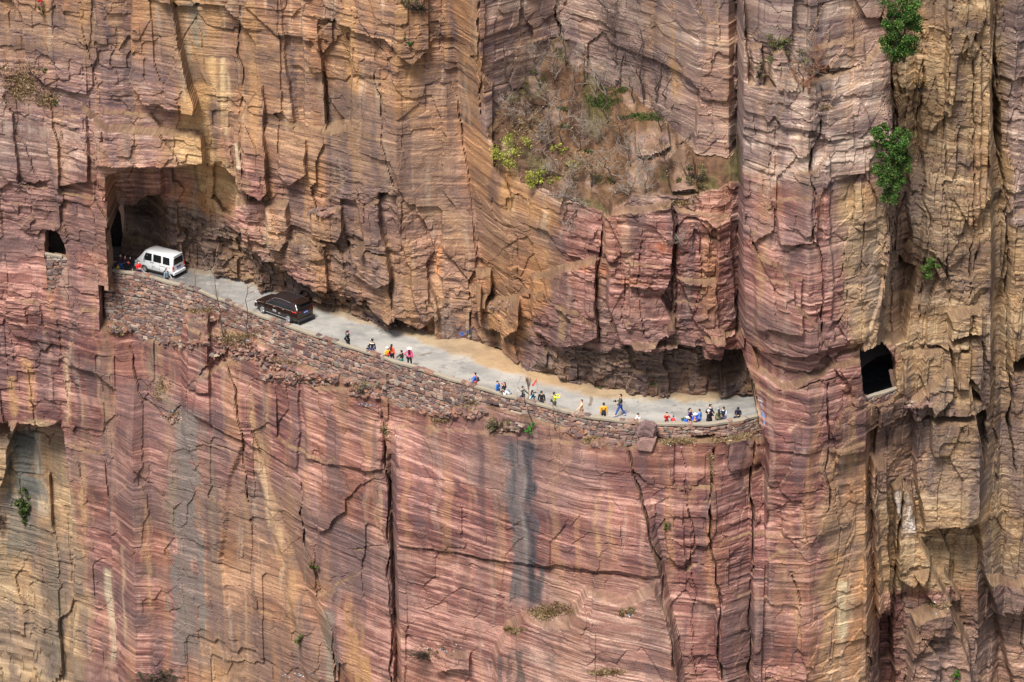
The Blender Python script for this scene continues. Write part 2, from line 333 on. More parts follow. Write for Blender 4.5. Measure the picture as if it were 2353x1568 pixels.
F = [
 ([(300, -40), (385, -40), (405, 80), (432, 180), (451, 240), (447, 258), (325, 253), (290, 200)], -1.5, 3, (-.008, -.003)),
 ([(180, 250), (250, 300), (460, 320), (470, 380), (400, 391), (340, 387), (210, 378), (185, 330)], -1.5, 4, (0, -.004)),
 ([(728, 46), (806, 60), (808, 300), (748, 312), (732, 120)], 1.0, 4, (.004, .003)),
 ([(640, -40), (690, -40), (700, 150), (698, 300), (672, 300), (650, 120)], .55, 5, (.01, 0)),
 ([(535, 300), (600, 200), (614, 446), (602, 456), (560, 458), (540, 472)], -1.2, 3, (0, -.004)),
 ([(868, 443), (912, 450), (925, 560), (960, 700), (985, 770), (905, 755), (890, 600), (872, 520)], .8, 5, (-.006, 0)),
 ([(780, 453), (818, 459), (840, 560), (800, 590), (782, 520)], .55, 4, None),
 ([(712, 490), (778, 486), (792, 520), (778, 562), (738, 577), (712, 560)], -.7, 5, None),
 ([(600, 470), (660, 480), (662, 560), (640, 585), (610, 575)], -1.1, 8, None),
 ([(800, 560), (890, 600), (905, 655), (860, 672), (800, 640)], -1.1, 8, None),
 ([(1093, 630), (1131, 630), (1130, 680), (1112, 690), (1096, 675)], -1.4, 3, None),
 ([(1078, 672), (1108, 668), (1110, 722), (1085, 730)], -1.2, 3, None),
 ([(1093, 702), (1150, 714), (1193, 706), (1190, 762), (1155, 777), (1100, 757)], -2.2, 3, None),
 ([(1090, 770), (1180, 785), (1195, 840), (1120, 825)], -.9, 6, None),
 ([(1215, 650), (1300, 620), (1372, 600), (1376, 778), (1330, 796), (1270, 792), (1225, 760)], -1.2, 6, None),
 ([(1385, 492), (1545, 470), (1550, 640), (1522, 690), (1556, 762), (1490, 800), (1425, 796), (1395, 700)], -1.2, 5, None),
 ([(1548, 480), (1680, 500), (1698, 740), (1690, 772), (1640, 782), (1600, 752), (1557, 640)], -.6, 5, None),
 ([(905, 640), (985, 660), (1010, 740), (960, 770), (900, 730)], -.9, 6, None),
 ([(640, 330), (700, 320), (706, 400), (660, 430), (636, 400)], -.7, 4, (0, -.004)),
 ([(100, 280), (200, 270), (206, 420), (120, 440)], -.6, 5, (0, -.003)),
 ([(1780, 470), (1880, 455), (1884, 560), (1790, 575)], -.6, 4, (0, -.004)),
 ([(1735, 640), (1850, 650), (1846, 770), (1740, 760)], -.6, 4, (0, -.004)),
 ([(1615, 782), (1712, 778), (1712, 816), (1690, 820), (1617, 808)], -1.0, 3, None),
 ([(1450, 796), (1560, 792), (1550, 818), (1500, 824), (1452, 812)], -.8, 4, None),
 ([(1460, 300), (1535, 290), (1540, 335), (1500, 365), (1462, 362)], -1.4, 4, None),
 ([(1560, 360), (1600, 370), (1612, 440), (1540, 450), (1530, 400)], -1.5, 5, None),
 ([(1700, -60), (2044, -60), (2044, 100), (2000, 150), (1870, 200), (1760, 205), (1718, 195)], 1.25, 6, None),
 ([(1723, 108), (1752, 100), (1756, 200), (1728, 200)], -.9, 4, None),
 ([(1768, 118), (1802, 112), (1838, 190), (1830, 214), (1785, 212), (1764, 185)], -1.1, 8, None),
 ([(1856, 110), (1990, 96), (1992, 148), (1945, 160), (1862, 160)], -.7, 4, None),
 ([(1866, 166), (1984, 152), (1990, 188), (1872, 226)], .4, 4, None),
 ([(1728, 806), (1770, 819), (1850, 817), (1903, 800), (1985, 790), (1985, 832), (1908, 850), (1890, 872), (1800, 902), (1745, 862)], 1.1, 4, None),
 ([(1860, 300), (1900, 310), (1896, 560), (1866, 560)], .25, 4, None),
 ([(1905, 420), (1990, 400), (2030, 480), (2036, 640), (2000, 760), (1915, 790)], .35, 6, None),
 ([(102, 534), (116, 528), (136, 541), (146, 560), (150, 604), (100, 598)], 1.3, 2, None, 9),
 ([(1978, 806), (2008, 793), (2026, 787), (2048, 815), (2057, 838), (2064, 900), (2040, 922), (1984, 928)], 1.3, 2, None, 12),
 ([(2040, 618), (2074, 606), (2112, 622), (2102, 700), (2085, 790), (2055, 800), (2028, 786), (2036, 700)], 1.8, 8, None),
 ([(2060, 300), (2080, 290), (2100, 560), (2075, 620), (2056, 600)], 1.2, 6, None),
 ([(2095, 60), (2200, 40), (2260, 120), (2250, 560), (2230, 800), (2110, 800), (2120, 400)], -.5, 6, None),
 ([(2278, 190), (2300, 240), (2304, 380), (2284, 330)], 2.2, 5, None),
 ([(2326, 830), (2360, 812), (2380, 860), (2326, 858)], 6, 3, None),
 ([(2075, 826), (2185, 800), (2190, 900), (2150, 930), (2120, 1000), (2080, 930)], -.8, 4, None),
 ([(2186, 800), (2262, 772), (2264, 880), (2254, 905), (2230, 880), (2192, 878)], -1.0, 4, None),
 ([(2186, 740), (2262, 720), (2262, 772), (2190, 792)], -1.5, 4, None),
 ([(2225, 884), (2252, 910), (2272, 960), (2266, 1100), (2246, 980)], 1.6, 4, None),
 ([(2100, 940), (2185, 850), (2236, 900), (2256, 1000), (2252, 1178), (2200, 1222), (2122, 1226), (2102, 1050)], -1.5, 4, (0, -.002)),
 ([(2052, 1132), (2075, 1110), (2100, 1150), (2112, 1240), (2142, 1290), (2100, 1352), (2060, 1332)], -1.1, 4, None),
 ([(2002, 1050), (2040, 1060), (2046, 1400), (2012, 1422)], -1.0, 4, None),
 ([(2112, 1228), (2250, 1204), (2262, 1290), (2340, 1600), (2240, 1600), (2182, 1380), (2132, 1290)], 1.2, 8, None),
 ([(2096, 1424), (2180, 1382), (2232, 1480), (2244, 1640), (2080, 1640)], -2.0, 10, None),
 ([(2100, 1330), (2170, 1300), (2215, 1380), (2150, 1400)], -1.2, 8, None),
 ([(2272, 1330), (2400, 1345), (2400, 1420), (2280, 1410)], -1.4, 6, None),
 ([(2020, 1400), (2052, 1410), (2060, 1640), (2016, 1640)], 1.6, 6, None),
]
for f in F: feat(f[0], f[1], f[2], f[3], f[4] if len(f) > 4 else 14, zone=hi)
G = [
 ([(-200, 972), (0, 968), (60, 975), (105, 986), (140, 968), (158, 1080), (172, 1350), (168, 1700), (-200, 1700)], 2.8, 7, (-.004, -.0028)),
 ([(0, 990), (36, 985), (22, 1040), (12, 1100), (0, 1130), (-60, 1130), (-60, 990)], -1.6, 5, None),
 ([(424, 738), (480, 732), (486, 900), (430, 905)], -.5, 5, None),
 ([(450, 870), (560, 820), (640, 850), (690, 870), (690, 1090), (560, 1020), (440, 960)], -.5, 8, None),
 ([(690, 880), (870, 905), (884, 960), (880, 1090), (700, 1060)], -.45, 8, None),
 ([(905, 980), (1160, 1000), (1440, 1030), (1500, 1250), (1520, 1330), (1340, 1316), (1090, 1284), (910, 1255)], -.35, 5, None),
 ([(1130, 1510), (1160, 1450), (1200, 1425), (1300, 1440), (1350, 1362), (1440, 1392), (1508, 1356), (1545, 1430), (1575, 1640), (1140, 1640)], -1.3, 10, None),
 ([(982, 1512), (1078, 1512), (1082, 1545), (1000, 1545)], -.9, 3, None),
 ([(560, 1000), (610, 1130), (660, 1300), (700, 1500), (720, 1600), (560, 1600), (500, 1300), (520, 1100)], .4, 14, None),
 ([(1905, 880), (1985, 865), (1992, 1040), (1905, 1050)], -.5, 4, None),
 ([(1756, 1010), (1890, 985), (1896, 1180), (1760, 1220)], .25, 6, None),
 ([(2002, 1050), (2040, 1060), (2046, 1400), (2012, 1422)], -1.0, 4, None),
]
for f in G: feat(f[0], f[1], f[2], f[3], zone=lo)
for f in F[42:]: feat(f[0], f[1], f[2], f[3], zone=lo) if min(p[1] for p in f[0]) > 790 else None
for ln, d, w in [
 ([(1702, -60), (1704, 250), (1702, 500), (1692, 700), (1712, 785)], .9, 4), ([(1640, 1025), (1630, 1150), (1645, 1350), (1662, 1600)], 1.1, 4),
 ([(1725, 1005), (1727, 1200), (1722, 1400), (1730, 1600)], 1.2, 4), ([(885, 935), (888, 1050), (896, 1200), (902, 1400), (908, 1600)], 1.0, 4),
 ([(1447, 1035), (1482, 1150), (1512, 1300), (1542, 1450), (1566, 1600)], 1.0, 4), ([(690, 1100), (702, 1250), (750, 1400), (780, 1600)], .7, 3),
 ([(510, 800), (540, 900), (552, 980), (578, 1160)], .6, 3), ([(1905, 880), (1900, 1000), (1896, 1180)], .8, 3),
 ([(1880, 190), (1886, 300), (1866, 400), (1890, 700), (1894, 800)], .7, 3), ([(900, 1256), (1094, 1284), (1218, 1301), (1342, 1317), (1508, 1336)], .35, 2.2),
 ([(804, 1263), (891, 1254)], .4, 2), ([(430, 1000), (560, 1050), (690, 1110)], .3, 2), ([(1780, 905), (1850, 890), (1905, 875), (1985, 858)], .5, 2.4),
 ([(905, 1095), (1100, 1120), (1300, 1170)], .2, 1.8), ([(1375, 1250), (1500, 1258)], .35, 2.2), ([(1380, 490), (1372, 640), (1376, 790)], .7, 4),
 ([(1548, 480), (1548, 640), (1558, 760)], .8, 4), ([(1470, 520), (1462, 640), (1480, 780)], .3, 2.5), ([(2290, -40), (2282, 180), (2322, 560), (2312, 800), (2330, 1100)], 1.3, 5),
 ([(2120, 60), (2112, 300), (2130, 500), (2118, 760)], .7, 4), ([(2180, 100), (2172, 420), (2186, 720)], .5, 3), ([(2235, 60), (2240, 400), (2228, 700)], .6, 3),
 ([(2048, 60), (2060, 250), (2064, 420), (2050, 600)], .9, 4), ([(1985, 420), (1978, 600), (1982, 780)], .3, 2.5), ([(180, 20), (215, 140), (235, 350)], .25, 2),
 ([(545, 0), (552, 200), (548, 420)], .35, 3), ([(400, 70), (430, 170), (452, 240)], .5, 3), ([(860, 120), (872, 300), (900, 440), (915, 460)], .35, 2.2),
 ([(1945, 640), (1950, 780)], .3, 2), ([(1780, 220), (1775, 500), (1790, 760)], .2, 2), ([(1600, 520), (1612, 640), (1590, 740)], .3, 2.5),
 ([(1560, 1030), (1590, 1200), (1600, 1568)], .35, 2.5), ([(1820, 1310), (1838, 1400)], .4, 3), ([(1040, 180), (1075, 420), (1100, 600)], .3, 3),
 ([(2078, 1100), (2052, 1300), (2048, 1500)], 1.3, 5), ([(1290, 100), (1284, 40), (1272, -40)], 1.2, 5), ([(1095, -40), (1100, 120), (1110, 280)], .6, 3),
 ([(1440, 640), (1436, 760)], .25, 2), ([(1920, 1050), (1925, 1300), (1905, 1568)], .2, 2), ([(300, 790), (318, 900), (390, 970), (400, 985)], .5, 4)]:
    crack(ln, d, w)
# ------------------------------------------------------------------ rock relief
PXf, PYf = proj(X, D, Z)
# strata coordinate: bedding nearly level, gentle warps
SZ = Z+.018*X+(fbm(X*.04, Z*.04, 2, 2)-.5)*.8+(vn(X*.3, Z*.25, 9)-.5)*.07
SZ = SZ+1.5*(vn(SZ*.42, X*.012, 3)-.5)+.5*(vn(SZ*1.1, X*.02, 5)-.5)
def region(poly, soft=30):
    m = sub(PXf, PYf, poly, 5); r = np.zeros(X.shape)
    pad = sub(PXf, PYf, poly, soft+45)
    r[pad] = ss(-soft, soft, sdf(PXf[pad]+wx[pad]*60, PYf[pad]+wz[pad]*60, poly)); return r
gully = region([(2045, -100), (2600, -100), (2600, 1700), (2000, 1700), (1998, 1050), (1996, 800), (2045, 700)], 10)
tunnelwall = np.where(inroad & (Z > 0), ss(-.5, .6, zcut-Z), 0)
midrough = region([(440, 400), (900, 430), (1120, 650), (1240, 620), (1700, 480), (1715, 830), (1200, 850), (600, 690), (400, 560)], 40)
smooth_low = region([(905, 985), (1430, 1030), (1530, 1400), (1560, 1600), (920, 1600)], 20)
lowleft = region([(170, 780), (880, 930), (900, 1600), (120, 1600)], 30)
amp = 1+.7*midrough+1.0*tunnelwall+.5*gully-.6*smooth_low-.45*lowleft
amp = amp*(1-.5*LED)
wu = (fbm(X*.3, Z*.3, 5, 4)-.5)*.5; wv = (fbm(X*.3, Z*.3, 10, 4)-.5)*.5
i1, e1, tx1, ty1 = cells((X+wu)/2.9, (SZ+wv)/4.4*(1-.35*gully)+.5, 2)
i2, e2, tx2, ty2 = cells((X+wu*.5)/(1.25-.25*gully), (SZ+wv*.4)/(1.25+1.4*gully), 5)
i4, e4, tx4, ty4 = cells((X+wu*.5)/1.9+7, (SZ+wv*.25)/.85, 9)
i3, e3, tx3, ty3 = cells((X+wu*.3)/.42, (SZ+wv*.3)/.36, 8)
D += amp*.26*(i4-.5)*ss(.45, .62, fbm(X*.16+3, Z*.16, 4, 3))*(1-.8*smooth_low)
D += amp*(.62*(i1-.5)+.6*tx1+.12*ty1)*.8
i0, e0, tx0, ty0 = cells((X+wu*.6)/6.2+3, (SZ+wv*.5)/7.5+2, 6)
D += ss(2.5, 6, Z)*(1-.5*LED)*(.75*(i0-.5)+1.0*tx0+.5*ty0)*.8
D += ss(-3, -7, Z)*(1-.75*smooth_low)*(.4*(i0-.5)+.6*tx0)
D += amp*ss(.04, .0, e1)*.15*ss(.7, .85, vn(X*.3, Z*.2, 6))
m2 = ss(.35, .6, fbm(X*.2, Z*.2, 9, 3))
D += amp*(.24*(i2-.5)+.2*tx2+.08*ty2)*(.05+.95*m2)*(1-.45*gully)
D += amp*ss(.05, .0, e2)*.06*m2*ss(.5, .7, vn(X*.5, Z*.3, 3))
D += amp*(.10*(i3-.5)+.08*ty3)*(tunnelwall*.8+midrough*.5+.3+gully*.3)
gc = cells((X+wu*.4)/.95, (Z+wv*.6)/4.4, 3)
D += gully*(.4+.6*ss(-3, 3, Z))*((gc[0]-.5)*.5+gc[2]*.42+ss(.05, 0, gc[1])*.12)
# bedding: thin proud and recessed layers
def bed(fz, fx, s): return vn(X*fx, SZ*fz, s)-.5
st1 = bed(1.1, .05, 4); st2 = bed(3.1, .12, 5); st3 = bed(7.0, .25, 6)
bedamp = (1-.55*gully-.5*tunnelwall)*(.22+.78*ss(.5, .68, fbm(X*.14, Z*.22, 10, 3)))
D += bedamp*(.10*st1+.13*st2+.09*st3+.05*bed(12, .5, 7))
D += (fbm(X*1.6, Z*1.6, 2, 4)-.5)*.12*amp*(.3+.7*ss(.4, .6, vn(X*.2, Z*.2, 8)))+(fbm(X*.5, Z*.3, 11, 3)-.5)*.3
D += (fbm(X*3, Z*.5, 3, 3)-.5)*.04
D = np.where(inroad & (Z > -.29) & (Z < .3), np.maximum(D, yb(X)-.25), D)
# far sides for other viewpoints
edge = ss(43, 60, np.abs(X)); D += edge*(fbm(X*.1, Z*.1, 1, 3)-.5)*5
PXf, PYf = proj(X, D, Z)
# ------------------------------------------------------------------ colours of the rock itself
gz = np.gradient(D, axis=0)/np.gradient(Z, axis=0)
up = ss(1.1, 2.6, gz)
def C(r, g, b): return lin((r, g, b))
def mixc(A, B, t): return A+(B-A)*t[..., None]
bn = bed(1.0, .03, 1)*.3+bed(4.2, .10, 2)*.42+bed(9.5, .2, 3)*.55+bed(17, .4, 8)*.5+(fbm(X*1.2, Z*2.2, 4, 4)-.5)*.5
bandc = bed(.33, .02, 7)*2            # thick tone bands
PAL = [  # poly, soft, mid, light, dark, tanstreaks
 ([(-400, -300), (1000, -300), (1110, 600), (1060, 640), (900, 470), (700, 420), (480, 300), (430, 180), (-400, 120)], 60, (168, 130, 104), (202, 162, 126), (122, 98, 94), .6),
 ([(-400, 90), (420, 150), (460, 370), (250, 390), (-400, 420)], 40, (158, 122, 114), (210, 180, 168), (110, 92, 100), .25),
 ([(340, -100), (470, -100), (500, 300), (560, 460), (480, 520), (400, 340), (420, 150)], 25, (188, 152, 108), (214, 180, 134), (148, 126, 108), .8),
 ([(640, 430), (1110, 620), (1160, 830), (900, 740), (560, 570)], 40, (148, 116, 100), (190, 150, 122), (108, 88, 86), .45),
 ([(1030, -100), (1090, -100), (1120, 300), (1290, 470), (1290, 620), (1180, 840), (1060, 800), (1110, 620), (1060, 300)], 20, (172, 128, 92), (198, 152, 110), (128, 98, 82), .7),
 ([(1090, -200), (2050, -200), (2055, 460), (1700, 400), (1560, 460), (1290, 480), (1120, 320)], 30, (170, 138, 128), (216, 190, 172), (124, 103, 108), .25),
 ([(1680, 200), (2050, 200), (2040, 400), (1700, 400)], 30, (178, 148, 138), (226, 204, 190), (132, 110, 112), .2),
 ([(1940, 420), (2060, 440), (2050, 800), (1960, 800), (1930, 600)], 20, (180, 150, 114), (208, 178, 136), (132, 110, 96), .6),
 ([(2050, -200), (2600, -200), (2600, 1350), (2000, 1350), (2000, 1000), (2060, 800)], 14, (168, 138, 104), (202, 176, 140), (116, 94, 82), .25),
 ([(2300, -200), (2600, -200), (2600, 520), (2320, 520)], 12, (166, 138, 130), (214, 190, 176), (112, 94, 100), .1),
 ([(1996, 900), (2140, 900), (2120, 1120), (2000, 1130)], 20, (152, 120, 104), (196, 164, 140), (108, 86, 84), .2),
 ([(2080, 1380), (2600, 1330), (2600, 1800), (2060, 1800)], 20, (162, 128, 112), (204, 172, 154), (112, 90, 86), .2),
 ([(-400, 975), (140, 975), (160, 1100), (200, 1400), (200, 1800), (-400, 1800)], 12, (166, 140, 110), (198, 172, 138), (122, 112, 102), .3),
 ([(1890, 1050), (2000, 1040), (2010, 1800), (1880, 1800)], 20, (178, 140, 110), (208, 172, 136), (130, 104, 92), .5),
 ([(1240, 1330), (1540, 1330), (1600, 1700), (1180, 1700)], 30, (166, 122, 112), (212, 176, 160), (120, 90, 88), .1),
 ([(480, 1130), (680, 1130), (780, 1700), (440, 1700)], 40, (160, 122, 100), (196, 156, 124), (120, 94, 86), .6),
]
shp = X.shape+(3,)
MID = np.broadcast_to(C(142, 96, 90), shp).copy(); LIG = np.broadcast_to(C(206, 158, 146), shp).copy(); DRK = np.broadcast_to(C(98, 66, 72), shp).copy()
TS = np.full(X.shape, .3)
for poly, soft, a, b, d, t in PAL:
    r = region(poly, soft)
    MID = mixc(MID, C(*a), r); LIG = mixc(LIG, C(*b), r); DRK = mixc(DRK, C(*d), r); TS = TS+(t-TS)*r
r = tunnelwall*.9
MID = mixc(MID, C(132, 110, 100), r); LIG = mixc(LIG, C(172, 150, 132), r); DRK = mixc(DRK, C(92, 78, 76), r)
tone = bn*1.25+bandc*.35
lnA = 1-np.abs(2*vn(X*.09, SZ*3.1, 9)-1); lnB = 1-np.abs(2*vn(X*.16+5, SZ*6.4, 3)-1); lnC = 1-np.abs(2*vn(X*.13+9, SZ*4.8, 6)-1); lw = vn(X*.35, Z*.8, 2)
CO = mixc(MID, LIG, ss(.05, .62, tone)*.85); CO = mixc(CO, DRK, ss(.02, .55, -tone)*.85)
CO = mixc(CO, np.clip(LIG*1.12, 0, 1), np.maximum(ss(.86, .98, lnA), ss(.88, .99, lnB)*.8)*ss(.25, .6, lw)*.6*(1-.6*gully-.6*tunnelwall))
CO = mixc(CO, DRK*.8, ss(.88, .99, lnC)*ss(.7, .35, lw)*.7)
# joint blocks differ a little in hue
CO *= (1+(i1-.5)*.22+(i2-.5)*.12)[..., None]
# rain stains: ochre, purple-black, grey, with one facet's shade painted among them
def streak(fx, fz, s): return fbm((X+wx*.8)*fx, Z*fz, s, 3)
CO = mixc(CO, C(196, 152, 100), ss(.54, .70, streak(1.3, .10, 7))*TS*.9)
CO = mixc(CO, C(178, 124, 82), ss(.55, .72, streak(.5, .12, 3))*TS*.7)
CO = mixc(CO, C(104, 88, 94), ss(.57, .70, streak(.9, .13, 5))*.5*(1-.4*smooth_low))
CO = mixc(CO, C(214, 196, 170), ss(.66, .76, streak(2.2, .16, 9))*.5*TS)
CO = mixc(CO, C(96, 84, 88), ss(.60, .74, fbm(X*.45, Z*.45, 8, 4))*.35)
CO = mixc(CO, C(118, 102, 104), ss(.5, .66, fbm(X*.11+4, Z*.2, 6, 4))*.42)
CO *= (.86+.28*fbm(X*.09, Z*.14+7, 11, 4)/.5)[..., None]*.5+.5
ST = [([(55, 985), (62, 1300)], 38, (126, 120, 112), .85), ([(190, 900), (215, 1568)], 10, (176, 140, 110), .6), ([(480, 1000), (500, 1400)], 9, (150, 130, 112), .6), ([(260, 900), (268, 1250)], 7, (186, 156, 136), .5),   # line, half width, colour, strength
 ([(420, 930), (425, 1200), (430, 1400), (440, 1568)], 34, (134, 124, 120), .9), ([(395, 960), (400, 1250)], 14, (150, 134, 112), .6),
 ([(345, 720), (350, 840), (395, 960)], 12, (146, 130, 112), .7), ([(450, 740), (455, 900)], 14, (132, 128, 118), .8),
 ([(1196, 1005), (1204, 1420)], 30, (116, 110, 114), .9), ([(1200, 1005), (1206, 1320)], 8, (160, 150, 144), .6), ([(1216, 1005), (1224, 1420)], 13, (84, 80, 88), .9), ([(1178, 1005), (1184, 1250)], 7, (92, 92, 94), .8),
 ([(1104, 990), (1110, 1250)], 7, (104, 84, 86), .6), ([(1160, 1500), (1190, 1600)], 40, (98, 92, 90), .75),
 ([(560, 860), (600, 1050), (660, 1300)], 12, (200, 164, 122), .7), ([(575, 1000), (640, 1250)], 8, (206, 176, 140), .6), ([(640, 1250), (700, 1500)], 16, (196, 156, 112), .6),
 ([(790, 1380), (850, 1600)], 22, (190, 146, 96), .8), ([(750, 1400), (770, 1600)], 14, (140, 136, 126), .7),
 ([(60, 985), (68, 1150)], 24, (104, 106, 106), .9), ([(30, 1010), (30, 1180)], 18, (128, 124, 116), .7), ([(95, 990), (100, 1200)], 10, (206, 196, 178), .6), ([(125, 1000), (135, 1300), (130, 1568)], 12, (122, 116, 106), .8),
 ([(110, 1200), (112, 1568)], 8, (128, 114, 100), .6), ([(245, 1300), (262, 1540)], 8, (200, 186, 160), .7), ([(285, 1250), (290, 1500)], 5, (206, 180, 140), .5), ([(340, 1150), (345, 1450)], 5, (200, 162, 116), .5),
 ([(160, 780), (150, 900), (148, 1000)], 7, (206, 178, 150), .6), ([(170, 1000), (180, 1150), (190, 1300)], 9, (198, 160, 112), .6), ([(62, 820), (75, 960)], 12, (204, 160, 106), .7), ([(18, 860), (30, 960)], 10, (204, 160, 106), .6),
 ([(512, 130), (520, 330)], 14, (222, 196, 150), .75), ([(485, 130), (500, 240)], 12, (216, 180, 126), .7), ([(445, 0), (450, 120)], 14, (150, 142, 126), .8), ([(540, 330), (548, 400)], 9, (222, 204, 168), .7),
 ([(1655, 0), (1660, 160)], 8, (202, 172, 136), .4), ([(1540, 0), (1550, 180), (1560, 240)], 12, (206, 158, 96), .6), ([(1500, 0), (1515, 120)], 20, (196, 150, 98), .5),
 ([(1745, 600), (1748, 700)], 4, (200, 170, 120), .5), ([(2075, 640), (2080, 760)], 16, (110, 76, 72), .6), ([(2070, 440), (2074, 620)], 10, (110, 72, 58), .7),
 ([(1010, 560), (1015, 640)], 9, (214, 148, 96), .8), ([(1800, 1310), (1845, 1500)], 8, (206, 170, 130), .4), ([(1935, 1330), (1940, 1480)], 12, (206, 190, 156), .8), ([(1960, 900), (1962, 1100)], 10, (196, 160, 114), .5),
 ([(1400, 1120), (1405, 1300)], 9, (200, 160, 112), .5), ([(1370, 1130), (1372, 1290)], 5, (196, 156, 108), .5), ([(1290, 1290), (1300, 1400)], 20, (176, 140, 104), .5),
 ([(640, 0), (665, 120), (690, 290)], 16, (108, 92, 98), .6), ([(240, 0), (250, 110)], 14, (104, 90, 100), .7), ([(2065, 1130), (2092, 1230)], 16, (214, 204, 200), .8),  # first entry paints the shade of the facet turned from the light
 ([(1290, 700), (1300, 790)], 14, (170, 140, 104), .6), ([(1500, 560), (1560, 590)], 10, (196, 112, 70), .45), ([(1300, 610), (1400, 620)], 12, (200, 128, 84), .6), ([(1420, 640), (1500, 660)], 8, (196, 130, 90), .5),
 ([(1810, 990), (1850, 960)], 5, (220, 190, 160), .5), ([(1840, 1030), (1850, 1045)], 5, (220, 196, 170), .6),
 ([(1720, 440), (2040, 300)], 12, (214, 196, 182), .4), ([(1700, 380), (1900, 400)], 10, (216, 190, 172), .45), ([(400, 430), (540, 500)], 26, (196, 138, 84), .75), ([(470, 400), (530, 470)], 16, (206, 160, 110), .6),
 ([(270, 430), (275, 465)], 5, (190, 160, 120), .6), ([(0, 290), (200, 320)], 12, (206, 184, 170), .4), ([(20, 100), (60, 250)], 30, (150, 112, 74), .35)]
en = (fbm(X*1.7, Z*.8, 6, 4)-.5)
for ln, w, cc, a in ST:
    m = sub(PXf, PYf, ln, w*2.2+10)
    s, t = seg(PXf[m]+en[m]*16+(vn(X[m]*0, Z[m]*.45, 8)-.5)*min(w*1.2, 12), PYf[m]+en[m]*20, ln); k = ss(*((1.5, .2) if w < 25 else (1.15, .75)), (s+en[m]*w*1.3+(streak(2.6, .2, 4)[m]-.5)*w*1.6)/w)*ss(0, .05, t)*ss(1, .85, t)
    CO[m] = mixc(CO[m], C(*cc), k*a*((.3+.7*ss(.38, .56, streak(3.2, .16, 2)[m])) if w < 13 or a < .85 else (.8+.2*ss(.35, .55, streak(3.2, .16, 2)[m]))))
# paint left on the rock
def paint(line, w, cc, thr=.45, a=.9):
    m = sub(PXf, PYf, line, 8); s, t = seg(PXf[m], PYf[m], line)
    k = ss(w, w*.5, s)*ss(thr, thr+.12, vn(X[m]*7, Z[m]*7, 4)); CO[m] = mixc(CO[m], C(*cc), k*a)
for a, b, w, cc, th in [((1732, 896), (1736, 920), 2.6, (96, 150, 214), .3), ((1733, 925), (1735, 950), 3.4, (176, 178, 170), .5), ((1738, 930), (1746, 952), 2.6, (190, 176, 150), .5),
    ((1746, 896), (1750, 916), 3, (150, 172, 190), .5), ((1750, 906), (1750, 944), 3, (120, 158, 204), .4), ((1753, 948), (1757, 974), 3, (104, 160, 224), .3), ((1722, 930), (1722, 956), 3, (190, 180, 120), .5),
    ((1733, 916), (1752, 923), 1.5, (214, 214, 214), .1), ((1061, 767), (1062, 768), 5.5, (24, 104, 200), .05), ((1069, 765), (1074, 764), 3.2, (40, 110, 190), .35), ((1076, 762), (1080, 761), 3.2, (40, 110, 190), .35), ((1083, 760), (1090, 757), 2.6, (90, 130, 170), .45), ((1072, 772), (1090, 768), 3.2, (140, 146, 128), .5)]: paint([a, b], w, cc, th)
# soil and dust on everything that faces up
soil = mixc(np.broadcast_to(C(128, 100, 78), shp), C(160, 132, 100), ss(.3, .7, fbm(X*1.1, D*1.1, 5, 4)))
CO = mixc(CO, soil*(.7+.6*vn(X*6, D*6+Z*5, 2))[...,None], up*(.75-.3*smooth_low))
lf = vn(X*5, Z*5, 2); lsoil = mixc(np.broadcast_to(C(92, 66, 50), shp), C(128, 96, 68), ss(.2, .8, fbm(X*.9, Z*.9, 3, 4)))
lsoil = mixc(lsoil, C(86, 92, 48), ss(.58, .7, fbm(X*.5, Z*.5, 9, 3))*.6)
rk = np.maximum(region([(1455, 300), (1535, 290), (1542, 340), (1500, 372), (1458, 366)], 5), region([(1545, 372), (1598, 366), (1610, 440), (1545, 452)], 5))
rk = np.maximum(rk, ss(.62, .7, fbm(X*.6, Z*.6, 12, 3))*.8)
CO = mixc(CO, lsoil*(.6+.8*lf)[..., None], LED*.92*(1-rk))
lum = CO.mean(-1, keepdims=True); CO = lum+(CO-lum)*.80; CO = (CO/.28)**1.16*.27; CO = CO*np.array([1.0, .985, .935])
CO = np.clip(CO, .01, .85)*ROCKGAIN
V = np.stack([X, D, Z], -1).reshape(-1, 3)
ny, nx = X.shape
idx = np.arange(ny*nx).reshape(ny, nx)
hf = HOLE[:-1, :-1] & HOLE[1:, 1:] & HOLE[:-1, 1:] & HOLE[1:, :-1]
dmn = np.minimum(D[:-1, :-1], D[:-1, 1:]); dmx = np.maximum(D[:-1, :-1], D[:-1, 1:]); xm = X[:-1, :-1]; zm = Z[:-1, :-1]
XL = float(at_y(247, 560, 17.7)[0])
hf |= (np.abs(xm-XL) < .45) & (zm > -.1) & (zm < 4.0) & (dmx-dmn > .8)
hf |= (xm > 15) & (xm < 19.5) & (zm > -.1) & (zm < 3.9) & (dmx-dmn > 1.2) & (np.abs(xm-edgeB[:-1, :-1]) < .4)
FQ = np.stack([idx[:-1, :-1], idx[:-1, 1:], idx[1:, 1:], idx[1:, :-1]], -1)[~hf]
M_rock = mat_vcol('rock', .92, .24, 9, .6, .2, .06)
cliff = mesh_obj('cliff', from_np('cliff', V, FQ, CO.reshape(-1, 3)), mat=M_rock)
tag(cliff, 'towering banded red and ochre sandstone cliff with the road cut into it', kind='structure')
cliff_y = lambda x, z: float(D[int(np.clip(np.searchsorted(zs, z), 0, ny-1)), int(np.clip(np.searchsorted(xs, x), 0, nx-1))])
